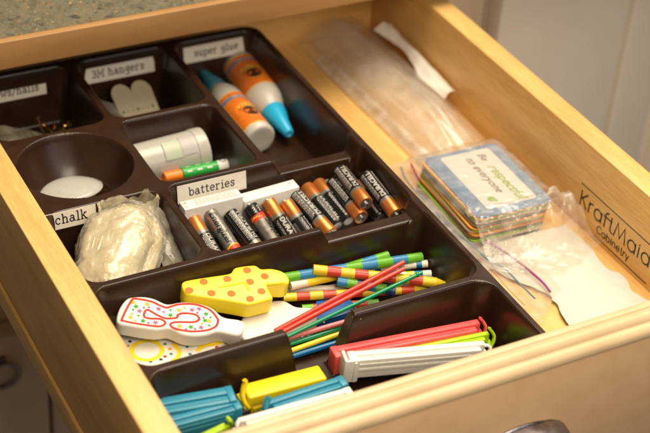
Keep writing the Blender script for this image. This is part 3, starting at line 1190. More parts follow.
r = thing('glue_stick', 'second orange cap poking out below the film canister, mostly hidden', 'tube', a2, pose(a2, b2, 0))
make('orange_cap', lathe([(0, 0), (0, .36), (.06, .42), (1.35, .44), (1.4, .40)], 24), OCAP, r)
make('tube_body', lathe([(1.4, .46), (1.45, .48), (2.9, .48), (2.9, 0)], 24), BLK, r)

# ------------------------------------------------------------------ glue bottles
GOR = mat('glue_label_orange', (0.70, 0.17, 0.015), 0.4, var=0.1)
GYE = mat('glue_label_yellow', (0.85, 0.52, 0.08), 0.4)
BLU = mat('glue_label_blue', (0.03, 0.22, 0.42), 0.4)
APE = mat('emblem_brown', (0.05, 0.018, 0.008), 0.45)
CYAN = mat('cap_cyan', (0.02, 0.42, 0.72), 0.28)
BOTW = mat('bottle_white', (0.52, 0.49, 0.43), 0.32, sss=0.2)


def bottle(a, b, L, R_, label, caplen, roll, flip, labx, capm):
    A = Vector(a)
    r = thing('glue_bottle', label, 'bottle', A, pose(a, b, 0), group='bottles in the super glue compartment')
    body = L - caplen
    make('bottle_body', lathe([(0, 0), (0.05, R_ * .55), (0, R_ * .8), (.06, R_ * .93), (.2, R_), (body * .72, R_), (body * .82, R_ * .95), (body * .92, R_ * .74), (body, R_ * .52)], 40), BOTW, r, angle=60)
    make('nozzle_cap', lathe([(body - .12, R_ * .60), (body - .10, R_ * .66), (body + .5, R_ * .62), (body + caplen * .5, R_ * .42), (L - .15, R_ * .27), (L - .02, R_ * .22), (L, R_ * .15), (L - .1, R_ * .1), (L - .12, 0)], 32), capm, r, angle=50)
    x0, x1 = labx
    w = R_ * 2.7
    lw = make('front_label', wrap(patch(x0, x1, w, 20), R_ + .012, 0, roll), GYE, r)
    make('orange_field', wrap(patch(x0 + .1, x1 - .1, w - .2, 20), R_ + .018, 0, roll), GOR, lw)
    cxm = (x0 + x1) / 2
    s = -1 if flip else 1
    g = Geo().add(wrap(patch(cxm - s * (x1 - x0) * .34 - .16, cxm - s * (x1 - x0) * .34 + .16, w - .1, 16), R_ + .026, 0, roll))
    make('blue_band', g, BLU, lw)
    # round emblem with a dark animal head, made of wrapped discs
    g = Geo().add(wrap(ngon(cxm + s * .35, 0, 1.0, 1.1, 20), R_ + .024, 0, roll))
    make('emblem_disc', g, GYE, lw)
    g = Geo()
    for (ex, ey, rx, ry) in ((.55, 0, .62, .62), (.05, 0, .40, .86), (.95, 0, .32, .46)):
        g.add(wrap(ngon(cxm + s * ex, ey, rx, ry, 16, z=.004 * (1 + ex)), R_ + .030, 0, roll))
    make('emblem_head', g, APE, lw)
    tv = text2d('GORILLA', .46, bold=.02)
    tv = ([(p[1] * s, -p[0] * s, 0.0) for p in tv[0]], tv[1])
    make('lettering', wrap(tv, R_ + .048, cxm - s * .15, roll), GYE, lw)
    tv = text2d('super glue', .30, bold=.012)
    tv = ([(p[1] * s, -p[0] * s, 0.0) for p in tv[0]], tv[1])
    make('lettering', wrap(tv, R_ + .034, cxm - s * (x1 - x0) * .34, roll), PRT, lw)
    return r


ga, gb = (20.99, 33.37, -5.45), (20.81, 43.91, -5.20)
bottle(ga, gb, 11.0, 1.30, 'orange labelled glue bottle with its shade-darkened blue nozzle pointing into the far corner', 3.1, 12, True, (0.7, 5.3), mat('cap_blue_shaded', (0.01, 0.20, 0.30), 0.3))  # nozzle blue darkened to paint in the shade of the far corner
ga, gb = (24.04, 44.07, -5.30), (23.51, 32.77, -5.60)
bottle(ga, gb, 10.6, 1.55, 'wider orange labelled glue bottle with bright blue nozzle pointing to the front', 3.1, 5, False, (0.7, 5.2), CYAN)

# ------------------------------------------------------------------ far compartments: strips, packet, nails
STRIP = mat('strip_card', (0.50, 0.43, 0.30), 0.55, var=0.05)
GRP = mat('green_print', (0.06, 0.16, 0.05), 0.5)


def heart(label, loc, rot):
    r = thing('adhesive_strip_card', label, 'card', loc, rot)
    lobe = [(0.85 + .85 * math.cos(math.radians(q)), 1.0 + .95 * math.sin(math.radians(q))) for q in range(0, 181, 15)]
    pts = [(-1.55, -2.0), (1.6, -2.0)] + lobe + [(p[0] - 1.7, p[1]) for p in lobe][1:]
    make('card_body', prism(pts, -0.04, 0.04, 0.01, 1), STRIP, r)
    g = Geo()
    for yy in (-.55, -1.25):
        for q in range(7):
            x = -1.3 + q * .42
            if q in (0, 3, 6):
                g.add(ngon(x, yy, .12, .13, 8, z=.046))
            else:
                g.add(ribbon([(x - .12, yy), (x + .1, yy)], .05, z=.046))
    make('green_marks', g, GRP, r)
    return r


heart('pale strip card with two rounded ends like a heart top, in the hangers compartment', (13.75, 41.2, -5.0), (math.radians(30), 0, math.radians(2)))
crumpled_sheet('clear_packet', [(10.6, 37.0, -6.5), (12.4, 36.6, -6.5), (12.3, 41.5, -5.2), (10.4, 42.2, -4.4)], GREYFILM, 'clear packet at the left of the strip cards', 'packet', 0.3, z_min=TF)
PALE = mat('packet_card', (0.40, 0.34, 0.22), 0.5, var=0.1)
o = crumpled_sheet('screw_packet', [(1.4, 38.3, -5.6), (6.9, 38.2, -6.4), (6.6, 41.0, -6.2), (1.5, 42.0, -4.6)], film('packet_film', milk=.45, gloss=.2, bump=.05, milk_color=(.55, .5, .36)), 'clear packet of wall anchors lying in the nails compartment', 'packet', 0.3, z_min=TF)
BRASS = mat('brass', (0.62, 0.36, 0.10), 0.3, metal=1.0)
first = None
for k in range(14):
    x, y = random.uniform(5.8, 8.2), random.uniform(36.6, 41.5)
    a = (x, y, -6.6 + random.uniform(0, .3))
    b = (x + random.uniform(-1, 1), y + random.uniform(-1, 1), -6.5 + random.uniform(0, .5))
    if first is None:
        first = thing('nail', 'small brass nail lying loose in the far left compartment', 'nail', a, pose(a, b, 0), group='loose brass nails in the far left compartment')
        first.rotation_mode = 'QUATERNION'
        make('shank', lathe([(0, 0), (.25, .07), (1.8, .07)], 8), BRASS, first)
        make('nail_head', lathe([(1.78, .07), (1.8, .2), (1.85, .22), (1.9, .15), (1.92, 0)], 12), BRASS, first)
    else:
        dup(first, first['label'], a, pose(a, b, 0))

# ------------------------------------------------------------------ number candles
TH = 0.28


def tilt(z0, y0):
    return (0, y0, z0), (math.atan(TH), 0, 0)


out5 = [(1.88, 2.64), (2.31, 3.32), (2.85, 3.82), (3.34, 4.03), (4.27, 3.79), (4.88, 3.38), (5.43, 2.78), (6.24, 2.69), (7.05, 2.43), (7.76, 1.98), (8.21, 1.48), (8.43, 0.90), (8.69, 0.59), (9.54, 0.13), (9.70, -0.26), (9.34, -0.77), (8.93, -0.99), (8.19, -0.56), (7.67, -0.27), (7.02, -0.31), (6.24, -0.18), (5.48, 0.19), (5.01, 0.72), (4.69, 0.95), (4.09, 1.02), (3.34, 1.38), (2.39, 1.93), (1.90, 2.25)]
loc, rot = tilt(-4.25, 12.8)
five = thing('number_candle', 'white number five candle with red outline and coloured stars', 'candle', loc, rot, group='number candles')
P5 = smooth_path(out5, 3, closed=True)
make('wax_body', soft_prism(P5, -1.25, 0, 0.2, 5), WAXW, five, angle=50)
red5 = [(2.23, 2.56), (3.32, 3.71), (3.71, 3.72), (4.50, 3.25), (4.89, 2.83), (5.27, 2.48), (5.66, 2.49), (6.22, 2.47), (7.03, 2.22), (7.63, 1.79), (7.99, 1.29), (8.10, 0.67), (8.07, 0.47), (7.75, 0.12), (7.09, 0.02), (6.13, 0.23), (5.33, 0.66), (5.02, 1.00), (5.00, 1.17), (5.23, 1.26), (5.68, 1.16), (6.47, 0.89), (6.84, 0.91), (6.98, 1.08), (6.84, 1.41), (6.19, 1.73), (5.76, 1.72), (5.63, 1.55), (5.42, 1.56), (4.92, 1.70), (4.47, 2.13), (4.14, 2.61), (3.93, 2.70), (3.70, 2.46), (3.65, 2.23), (3.93, 2.01), (4.53, 1.78), (4.76, 1.42), (4.46, 1.24), (4.02, 1.35), (3.05, 1.86), (2.28, 2.34)]
make('red_outline', ribbon(smooth_path(red5, 3, closed=True), 0.155, closed=True, z=0.012), RED, five)
stars = [[(3.36, 3.53), (4.17, 3.13), (3.43, 3.18), (3.51, 2.77), (2.78, 2.49), (3.44, 1.98), (4.15, 1.61), (4.74, 2.55), (5.29, 1.85), (5.97, 2.05), (6.79, 1.81), (7.54, 1.23), (7.51, 0.65), (7.27, 0.77), (6.81, 0.34), (6.20, 0.58), (5.52, 0.86), (7.26, 1.74)]][0]
cols = ['y', 'y', 'g', 'p', 'y', 'g', 'p', 'p', 'g', 'y', 'p', 'g', 'y', 'g', 'p', 'g', 'y', 'p']
tiny = [[(3.15, 3.00), (2.97, 2.72), (3.88, 2.93), (4.20, 2.85), (3.31, 2.45), (2.98, 2.14), (3.71, 1.72), (4.96, 2.23), (5.45, 2.22), (6.38, 2.10), (7.04, 1.49), (7.26, 1.00), (7.71, 0.88), (6.99, 0.61), (5.83, 0.52), (6.39, 0.35), (7.37, 0.32)]][0]
CG = {'y': mat('candy_yellow', (.80, .42, .01), .4, spec=.15), 'g': mat('candy_green', (.03, .32, .02), .4, spec=.15), 'p': mat('candy_purple', (.42, .10, .26), .4, spec=.15)}
for c in 'ygp':
    g = Geo()
    for i, p in enumerate(stars):
        if cols[i] == c:
            g.add(star(p[0], p[1], .23, i * .7, z=0.010))
    for i, p in enumerate(tiny):
        if 'gypp'[i % 4] == c:
            g.add(ngon(p[0], p[1], .09, .09, 8, z=0.011))
    make('star_sprinkles', g, CG[c], five)

out4 = [(6.81, 2.08), (6.91, 2.40), (7.21, 2.54), (8.25, 2.45), (9.48, 2.28), (10.39, 2.19), (10.61, 2.41), (10.93, 2.56), (12.10, 2.38), (12.38, 2.16), (12.44, 1.90), (13.08, 1.75), (13.60, 1.43), (13.90, 1.02), (13.93, 0.45), (13.72, 0.16), (13.30, 0.15), (12.36, 0.53), (12.23, 0.33), (12.21, -0.59), (12.00, -0.72), (10.58, -0.71), (10.24, -0.58), (9.11, 0.12), (7.90, 0.80), (6.94, 1.37), (6.79, 1.69)]
four = thing('number_candle', 'bright yellow number candle with orange polka dots', 'candle', (0, 14.2, -3.55), (math.atan(0.22), 0, 0), group='number candles')
make('wax_body', soft_prism(smooth_path(out4, 3, closed=True), -1.45, 0, 0.16, 4), WAXY, four, angle=50)
dots = [(8.34, 2.04), (7.15, 1.67), (9.94, 1.77), (8.44, 0.98), (9.68, 0.54), (11.51, 2.05), (11.28, 1.07), (12.43, 1.20), (11.67, 0.08), (10.67, -0.28)]
g = Geo()
for p in dots:
    g.add(ngon(p[0], p[1], .28, .27, 18, z=.012))
make('orange_dots', g, ORANGE, four)
ridge_pts = [(9.13, 1.31), (10.02, 1.20), (10.81, 1.15), (10.98, 1.06), (10.90, 0.72), (10.91, 0.41)]
make('highlight_ridge', tube(smooth_path([(p[0], p[1], -0.02) for p in ridge_pts], 4), 0.09, 8), WAXY, four)  # raised wax ridges shaped to stand in for highlight streaks
ridge_pts = [(12.32, 0.53), (12.89, 0.39), (13.50, 0.27)]
make('highlight_ridge', tube([(p[0], p[1], -0.01) for p in ridge_pts], 0.08, 8), WAXY, four)

outw = [(9.95, 13.81), (11.19, 14.87), (12.63, 15.06), (13.52, 14.88), (13.85, 14.49), (14.13, 13.85), (14.74, 13.55), (15.24, 13.21), (15.18, 12.72), (14.67, 11.97), (13.57, 11.72), (12.45, 11.70), (11.15, 11.75), (9.77, 11.90), (9.47, 12.47)]
o = make('number_candle', soft_prism(smooth_path(outw, 3, closed=True), -6.5, -5.25, 0.22, 4), WAXW, angle=50)
tag(o, 'plain white number candle lying under the yellow dotted candle', 'candle', 'number candles')
outb = [(2.36, 16.87), (3.33, 17.01), (5.86, 15.93), (8.12, 14.53), (8.87, 13.66), (8.41, 12.65), (6.75, 12.28), (4.96, 12.20), (2.83, 12.07), (1.46, 12.36), (1.63, 14.68)]
ring = thing('number_candle', 'white candle with yellow rings and coloured dots at the bottom left', 'candle', (0, 0, -5.55), group='number candles')
make('wax_body', soft_prism(smooth_path(outb, 3, closed=True), -1.1, 0, 0.15, 4), WAXW, ring, angle=50)
CY2 = mat('yellow_icing', (.92, .68, .02), .35)
g = Geo()
p0 = [(3.38, 13.89), (4.36, 13.57), (3.62, 14.46)]
rx = p0[1][0] - p0[0][0]
g.add(ribbon([(p0[0][0] + rx * math.cos(q * math.pi / 16) * 1.0, p0[0][1] + rx * .95 * math.sin(q * math.pi / 16)) for q in range(32)], .30, closed=True, z=.012))
pa = [(5.17, 13.82), (5.29, 13.12), (4.96, 12.52), (4.41, 12.23)]
g.add(ribbon(smooth_path(pa, 4), .30, z=.014))
pa = [(6.37, 12.55), (6.61, 12.77), (7.07, 12.84), (7.73, 12.72), (8.17, 12.75)]
g.add(ribbon(smooth_path(pa, 4), .30, z=.016))
make('yellow_rings', g, CY2, ring)
dd_ = [(2.71, 15.14), (3.42, 14.83), (4.69, 14.02), (4.79, 13.44), (3.18, 12.81), (2.57, 12.60), (4.66, 12.96), (2.46, 13.49), (3.86, 12.73), (4.21, 12.89), (5.88, 13.19), (4.27, 14.52), (7.77, 13.14), (7.66, 12.43), (5.78, 12.48), (2.43, 14.77)]
for c, m in (('k', mat('candy_black', (.03, .03, .05), .4)), ('r', RED), ('t', mat('candy_teal', (.06, .25, .30), .4)), ('o', mat('candy_orange', (.8, .3, .03), .4))):
    g = Geo()
    for i, p in enumerate(dd_):
        if 'krto'[i % 4] == c:
            g.add(ngon(p[0], p[1], .12, .12, 10, z=.010))
    make('coloured_dots', g, m, ring)

# ------------------------------------------------------------------ sticks and striped candles
def M_(n, c, r=.35):
    return mat('stick_' + n, c, r, var=.05)


CL = {'green': M_('green', (.13, .42, .015)), 'blue': M_('blue', (.03, .22, .45)), 'red': M_('red', (.68, .05, .03), .25), 'yellow': M_('yellow', (.75, .55, .02)),
      'white': M_('white', (.78, .74, .64)), 'teal': M_('teal', (.0, .28, .11), .25), 'pink': M_('pink', (.80, .22, .24), .3), 'deep': M_('deep', (.0, .14, .34), .3),
      'lemon': M_('lemon', (.90, .68, .03), .3), 'coral': M_('coral', (.62, .06, .03), .35), 'navy': M_('navy', (.02, .05, .16), .3)}


def striped(label, a, b, r, colors, bands, tip=False, wick=False, shift=0, grp='striped candles in the candle compartment'):
    A, B = Vector(a), Vector(b)
    L = (B - A).length
    o = thing('party_candle', label, 'candle', A, pose(a, b, 0), group=grp)
    n = 20
    g = Geo()
    xs, v = [], []
    sub = 3
    tot = bands * sub
    x = 0
    end = L * (.90 if tip else 1)
    for i in range(tot + 1):
        v.append((end * i / tot, r))
    body = lathe(v, n)
    g.v = body[0]
    for fi, face in enumerate(body[1]):
        ringi, k = divmod(fi, n)
        g.f.append(face)
        lab = int((ringi + .0 + 1.2 * k / n * 0) / sub)
        g.m.append((lab + shift) % len(colors))
    make('wax_body', g, [CL[c] for c in colors], o)
    make('candle_end', lathe([(0, 0), (0, r * .9), (0.001, r)], n), CL[colors[shift % len(colors)]], o)
    if tip:
        make('candle_tip', lathe([(end, r), (L - .02, r * .16), (L, 0)], n), CL['yellow'], o)
    else:
        make('candle_end', lathe([(end - .001, r), (end, r * .9), (end, 0)], n), CL[colors[(bands - 1 + shift) % len(colors)]], o)
    if wick:
        make('wick', tube([(L, 0, 0), (L + .12, 0, .15), (L + .2, .05, -.35)], .03, 6), INK, o)
    return o


striped('green and blue banded candle lying farthest back against the divider', (14.28, 16.19, -4.60), (24.56, 14.88, -4.90), .35, ['green', 'blue'], 9, wick=True)
striped('green and blue banded candle just in front of the farthest one', (15.47, 16.03, -5.20), (22.44, 15.95, -4.90), .33, ['green', 'blue'], 7, shift=0)
striped('yellow and red banded candle with a pointed end reaching right', (16.42, 15.90, -4.30), (25.07, 11.91, -5.30), .36, ['yellow', 'coral'], 9, tip=True)
striped('short blue and green candle with a dark wick in the middle of the heap', (17.81, 14.90, -5.00), (21.40, 13.02, -5.60), .36, ['blue', 'green', 'navy'], 6)
striped('red and yellow banded candle along the front of the heap', (14.00, 15.49, -5.70), (23.75, 12.47, -5.70), .31, ['yellow', 'coral'], 10, shift=0, tip=True)
striped('red and green banded candle low down under the red sticks', (14.94, 14.42, -6.20), (20.08, 12.95, -6.20), .30, ['green', 'coral', 'coral'], 7)
striped('white candle with a blue mark and a pointed end pointing right', (19.40, 16.55, -5.80), (24.80, 14.39, -5.20), .27, ['white', 'white', 'teal', 'white', 'white', 'deep', 'white'], 14, grp='white candles in the candle compartment')
striped('white and yellow tapered candle beside the dotted yellow candle', (19.39, 15.60, -5.20), (14.64, 15.77, -5.10), .33, ['white', 'lemon', 'lemon', 'white'], 4, tip=False, grp='white candles in the candle compartment')
striped('pale yellow and blue banded candle behind the pointed one', (21.21, 14.78, -5.60), (24.59, 13.52, -5.40), .26, ['lemon', 'blue', 'white'], 6)
striped('yellow and navy banded candle just behind the front one', (17.74, 15.61, -6.20), (23.62, 12.61, -5.90), .26, ['lemon', 'navy', 'white', 'navy'], 9, tip=True)
striped('green and white striped candle emerging beside the yellow number candle', (14.62, 16.39, -5.90), (18.56, 14.98, -5.90), .24, ['white', 'white'], 4, grp='white candles in the candle compartment')


striped('green, white and blue banded thin candle low behind the crossing red sticks', (16.93, 15.84, -6.30), (23.63, 15.02, -5.70), .22, ['teal', 'white', 'lemon', 'blue'], 9, grp='white candles in the candle compartment')
striped('thin blue and green candle at the right of the short wicked one', (19.86, 14.25, -6.30), (25.09, 13.57, -5.90), .22, ['green', 'blue', 'lemon'], 8)


def stick(label, a, b, r, c, knob=True):
    o = thing('plastic_stick', label, 'stick', a, pose(a, b, 0), group='thin plastic sticks lying across the candles')
    L = (Vector(b) - Vector(a)).length
    make('shaft', lathe([(0, 0), (0, r * .9), (.03, r), (L - .05, r), (L, r * .7), (L, 0)], 10), CL[c], o)
    if knob:
        make('stick_tip', lathe([(L - .55, r), (L - .5, r * 1.35), (L - .38, r * 1.35), (L - .32, r)], 12), CL[c], o)
    return o


stick('upper of the two red sticks', (11.48, 11.71, -4.90), (22.44, 13.88, -4.00), .165, 'red', False)
stick('lower of the two red sticks, nearer the front', (11.50, 11.45, -5.00), (22.25, 13.45, -4.20), .165, 'red', False)
stick('long green stick resting on the right end of the candle heap', (11.49, 10.98, -5.10), (23.15, 12.59, -4.20), .14, 'teal')
stick('pink stick across the gap of the divider', (11.43, 11.40, -5.50), (17.12, 11.04, -5.20), .17, 'pink', False)
stick('short green stick between the pink and the yellow one', (11.47, 11.13, -5.90), (16.78, 11.03, -5.60), .16, 'teal', False)
stick('yellow stick below the green one in the divider gap', (11.70, 10.62, -6.00), (16.87, 10.87, -5.90), .18, 'lemon')
stick('blue stick lowest in the divider gap', (11.88, 10.43, -6.30), (16.23, 10.48, -6.30), .20, 'deep', False)
stick('second blue stick beside the lowest one', (12.29, 10.81, -6.40), (16.75, 11.12, -6.45), .18, 'deep', False)
stick('green stick hidden low beside the yellow number candle', (15.26, 16.87, -6.10), (18.85, 14.76, -6.10), .13, 'teal', False)
# blue sprinkled carton of candles under the sticks
r = thing('candle_box', 'small blue box with white specks under the green stick', 'box', (0, 0, 0))
bb = [(16.04, 14.49), (18.26, 14.14), (18.35, 13.16), (17.75, 12.49), (15.13, 12.46)]
make('box_body', prism(bb, -6.6, -5.9, .04, 2), mat('box_blue', (.01, .12, .42), .3), r)
g = Geo()
for k in range(26):
    x = random.uniform(13.2, 16)
    y = random.uniform(11.4, 13.4)
    g.add(ngon(x, y, random.uniform(.03, .09), random.uniform(.03, .07), 7, z=-5.893))
make('white_specks', g, WTUBE, r)

# ------------------------------------------------------------------ bag clips
def clipmat(n, c):
    return mat('clip_' + n, c, .34, var=.04, bump=.002, bscale=9, spec=.5)


TEAL, YEL, CORAL, LIME, WHT = clipmat('teal', (.03, .25, .38)), clipmat('yellow', (.88, .66, .01)), clipmat('coral', (.80, .10, .10)), clipmat('lime', (.42, .66, .02)), clipmat('white', (.80, .78, .72))


def clip(label, a, b, wd, hg, m, hook_end=1, roll=0, hookh=.55, openhead=False, plain=False, hr=.10):
    """bag clip lying on its edge: two long jaws, hinge, and a latch hook; a to b is the centre of its top face"""
    A, B = Vector(a), Vector(b)
    L = (B - A).length
    r = thing('bag_clip', label, 'clip', A, pose(a, b, roll), group='plastic bag clips')
    w1 = wd * .52
    s = 1 if hook_end == 1 else -1
    x = L if hook_end == 1 else 0
    xe = L - x
    xa, xb = (0.0, L * .955) if hook_end == 1 else (L * .045, L)
    if plain:
        make('outer_jaw', G(rbox(0, L, -wd / 2, wd / 2, -hg * .55, 0, .14, 4), rbox(.2, L - .2, -wd / 2 + .04, wd / 2 - .1, -hg, -hg * .56, .06)), m, r)
        make('inner_jaw', G(rbox(.3, L - .4, -wd / 2 - .05, -wd / 2 + .03, -hg * .85, -hg * .62, .03)), m, r)
    else:
        make('outer_jaw', G(rbox(0, L, wd / 2 - w1 * .92, wd / 2, -hg, 0, .07)), m, r)
        make('inner_jaw', G(rbox(xa, xb, -wd / 2, -wd / 2 + (wd - w1) * .94, -hg * .96, -.05, .07),
                            rbox(.6, L * .88, -wd / 2 - .045, -wd / 2 + .02, -hg * .62, -hg * .46, .03),
                            rbox(.6, L * .88, -wd / 2 - .045, -wd / 2 + .02, -hg * .34, -hg * .22, .03),
                            rbox(.7, L * .90, -wd * .30, -wd * .22, -.07, .0, .03)), m, r)
        make('hinge', rbox(min(xe, xe + s * .45) - .03, max(xe, xe + s * .45) + .03, -wd / 2 - .03, wd / 2 + .03, -hg - .03, .03, .09), m, r)
    path = smooth_path([(x - s * .05, -wd / 2 + .02, -.85), (x + s * .16, -wd * .42, -.55), (x + s * .26, -wd * .25, -.15), (x + s * .12, -wd * .05, hookh * .35), (x - s * .05, wd * .05, hookh * .8), (x - s * .02, wd * .1, hookh)], 4)
    make('latch_hook', G(tube(path, hr, 8), tube([(p[0], p[1] + hr * 1.1, p[2] - hr * .4) for p in path], hr * .95, 8), rbox(min(x, x + s * .22) - .08, max(x, x + s * .22), -wd / 2, wd / 2, -.95, -.70, .06)), m, r)
    if openhead:
        make('hinge_cage', G(rbox(xe - .35, xe + .55, -wd / 2 - .22, -wd / 2 - .02, -hg - .05, .12, .05), rbox(xe - .42, xe - .2, -wd / 2 - .2, wd / 2, -hg, .14, .05), rbox(xe + .2, xe + .4, -wd / 2 - .3, -wd / 2 - .18, -hg, .0, .05)), m, r)
    return r


clip('coral bag clip lying rearmost on the right, its hook raised at the right end', (13.40, 7.38, -3.90), (23.90, 6.23, -4.10), 1.05, 1.5, CORAL, 1, hookh=.45)
clip('lime green bag clip between the coral and the white clip', (14.23, 6.57, -4.30), (24.06, 5.32, -4.35), .75, 1.2, LIME, 1, hookh=.5)
clip('white bag clip with a cage-like hinge in front of the coral clip', (13.97, 6.34, -3.60), (22.97, 4.20, -4.00), .9, 1.6, WHT, 1, openhead=True, hookh=-.2)
clip('bright yellow bag clip in the middle of the clip compartment', (6.85, 6.59, -4.20), (12.14, 6.32, -4.20), 1.35, 1.5, YEL, 0, hookh=.75, plain=True, hr=.14)
clip('teal bag clip lying in front of the yellow one', (7.36, 4.46, -3.70), (12.74, 4.59, -3.70), .9, 1.2, TEAL, 0, hookh=.45, hr=.16)
clip('long white bag clip nearest the drawer front', (4.91, 3.30, -3.20), (12.36, 3.06, -3.20), .8, 1.5, WHT, 0, hookh=.1)
clip('teal bag clip at the left against the drawer side', (0.88, 7.39, -4.00), (6.07, 6.54, -4.00), 1.35, 1.5, TEAL, 0, hookh=.0)
clip('second teal bag clip at the left, lying nearer the front', (0.94, 5.99, -4.20), (6.10, 5.74, -4.20), .85, 1.4, TEAL, 0, hookh=.0)
clip('lime green bag clip in the front left corner, only its hook showing', (4.65, 4.35, -4.10), (1.96, 3.86, -4.10), .5, 1.2, LIME, 0, hookh=.5, hr=.14)

# ------------------------------------------------------------------ right hand strip: towel, bags, cards
TOWEL = mat('paper_towel', (0.66, 0.63, 0.56), 0.75, var=0.02, bump=0.05, bscale=1.3)
edge = [(38.25, 13.6)] + [(38.22, 12.67), (38.06, 11.87), (37.83, 10.77), (37.99, 10.10), (38.39, 9.49), (38.35, 8.56), (38.01, 7.67), (38.12, 6.93), (38.44, 6.30)] + [(38.9, 5.0), (38.6, 3.2), (39.0, 1.2)]
left = [(29.5, 15.5), (30.5, 12.5)] + [(32.14, 9.68), (31.99, 8.96), (32.07, 8.37), (31.59, 7.04)] + [(31.3, 4.0), (30.9, 1.0)]


def interp(pl, y):
    pl = sorted(pl, key=lambda p: p[1])
    if y <= pl[0][1]:
        return pl[0][0]
    for p, q in zip(pl, pl[1:]):
        if p[1] <= y <= q[1]:
            return p[0] + (q[0] - p[0]) * (y - p[1]) / max(1e-6, q[1] - p[1])
    return pl[-1][0]


es, ls = smooth_path(edge, 5), smooth_path(left, 5)


def towel(u, w):
    y = 0.7 + w * 15.5
    xa, xb = interp(ls, y), interp(es, y)
    x = xa + (xb - xa) * u
    em = 0.06 * max(0, math.sin(x * 3.1 + math.sin(y * 1.4)) * math.sin(y * 3.3 + x)) 
    return (x, y, -6.78 + 0.12 * nz(x * .35, y * .35) + em + 0.06)


o = make('paper_towel', gridsurf(towel, 110, 170), TOWEL, angle=80)
sm = o.modifiers.new('thick', 'SOLIDIFY')
sm.thickness = 0.0004
tag(o, 'white embossed paper towel with a scalloped edge on the drawer floor', 'paper towel')

# flat zip bag with purple and blue zip lines
zb = thing('zip_bag', 'flat clear zip bag with purple and blue zip lines beside the tray', 'bag')


def flat(u, w):
    y = 7.0 + 21.0 * w
    x0 = 26.25 + 3.4 * min(1, max(0, (18 - y) / 8)) * 0.35
    x1 = 33.4
    x = x0 + (x1 - x0) * u
    if y < 9.6:
        x = min(x, 29.8 + (y - 7) * 1.2)
    zz = -6.62 + 0.07 * nz(x * .5, y * .4) + 0.10 * math.exp(-((x - 31) ** 2) / 6) + 0.10 * crumple(x * .5, y * .3, 4)
    if x < 27.6:
        zz = max(zz, -6.8 + (27.6 - x) * .35)
    return (x, y, max(zz, -6.93))


make('bag_film', gridsurf(flat, 50, 110), FLATFILM, zb, angle=60)
PUR = mat('zip_purple', (0.34, 0.06, 0.22), 0.35)
ZBL = mat('zip_blue', (0.16, 0.26, 0.36), 0.35)
pp = [(31.08, 27.16), (30.51, 24.77), (30.50, 22.85), (30.65, 20.89), (30.72, 18.46), (31.12, 16.34), (31.80, 13.92), (32.19, 10.92), (32.09, 9.42)]
make('zip_line', tube(smooth_path([(p[0], p[1], -6.33) for p in pp], 4), .09, 6), PUR, zb)
pp = [(30.18, 27.15), (29.61, 24.95), (29.55, 20.24), (29.85, 16.49), (30.02, 14.60), (30.57, 13.06), (30.63, 11.08), (30.69, 9.27)]
make('zip_line', tube(smooth_path([(p[0], p[1], -6.38) for p in pp], 4), .065, 6), ZBL, zb)
pp = [(29.65, 16.18), (29.69, 13.21), (29.58, 11.03), (29.62, 8.96)]
make('bag_seam', tube(smooth_path([(p[0], p[1], -6.42) for p in pp], 4), .03, 6), mat('seam_pink', (0.62, 0.26, 0.20), .4), zb)
crumpled_sheet('folded_bag', [(28.3, 13.5, -6.55), (31.5, 13.0, -6.5), (33.0, 23.0, -6.3), (28.0, 24.5, -6.5)], film('greyer_film', tint=(.90, .88, .84), milk=.38, gloss=.25, bump=.03, gfac=.5, milk_color=(.50, .46, .41)), 'folded greyish clear bag lying inside the flat zip bag', 'bag', .18, n=40, z_min=FL + .1, seed=3)

# card stack
cards = thing('card_stack', 'stack of blue, orange and green cards with a lettered white panel on top', 'card stack', (33.95, 21.0, 0), (0, 0, math.radians(-1.5)))
CB = mat('card_blue', (0.09, 0.18, 0.34), .4, color2=(.15, .26, .42), vscale=.8)
CBS = {'b': CB, 'o': mat('card_orange', (.78, .33, .04), .5, var=.08), 'g': mat('card_green', (.28, .46, .04), .5, var=.1), 'k': mat('card_brown', (.14, .08, .04), .5), 'w': mat('card_tan', (.62, .48, .30), .5)}
order = ['k', 'g', 'w', 'g', 'k', 'o', 'w', 'g', 'o', 'k', 'w', 'g', 'o', 'b']
z = -6.86
for i, c in enumerate(order):
    t = .10 if c != 'b' else .07
    q_ = 1 - i / (len(order) - 1)
    off = (-.75 * q_ + random.uniform(-.12, .12), -.35 * q_ + random.uniform(-.2, .12)) if c != 'b' else (0, 0)
    make('card', prism(rrect(-3.25 + off[0], 3.25 + off[0], -4.2 + off[1], 4.2 + off[1], .55), z, z + t, .015, 1), CBS[c], cards, rot=(random.uniform(-.004, .004) if i < 12 else 0, random.uniform(-.003, .003) if i < 12 else 0, random.uniform(-.03, .03) if c != 'b' else 0))
    z += t + .068
top = z - .068
make('white_panel', prism(rrect(-2.0, 2.35, -3.4, 3.75, .25), top + .002, top + .010, 0), mat('panel_white', (.66, .64, .61), .4), cards)
BRN = mat('print_brown', (.13, .07, .04), .5)
OLV = mat('print_green', (.20, .36, .01), .5)


def on_card(vf, cx_, cy_):
    v, f = vf      # text reads towards the front (-y), its top towards +x
    return [(cx_ + p[1], cy_ - p[0], top + .018) for p in v], f


make('lettering', on_card(text2d('Be', .90, bold=.012, shear=.3), 1.25, 2.75), BRN, cards)
make('lettering', on_card(text2d('respectful', 1.15, bold=.022, shear=.3), 1.25, -.75), OLV, cards)
make('lettering', on_card(text2d('to everyone', .98, bold=.012, shear=.3), .1, .6), BRN, cards)
g = Geo().add(ngon(-1.05, -2.35, .34, .30, 16, z=top + .016)).add(ngon(-.8, -2.65, .16, .13, 12, z=top + .020))
make('bird_emblem', g, OLV, cards)

# zip bag round the cards: follows the stack, crumples over its near end


cb_ang = math.radians(-1.5)


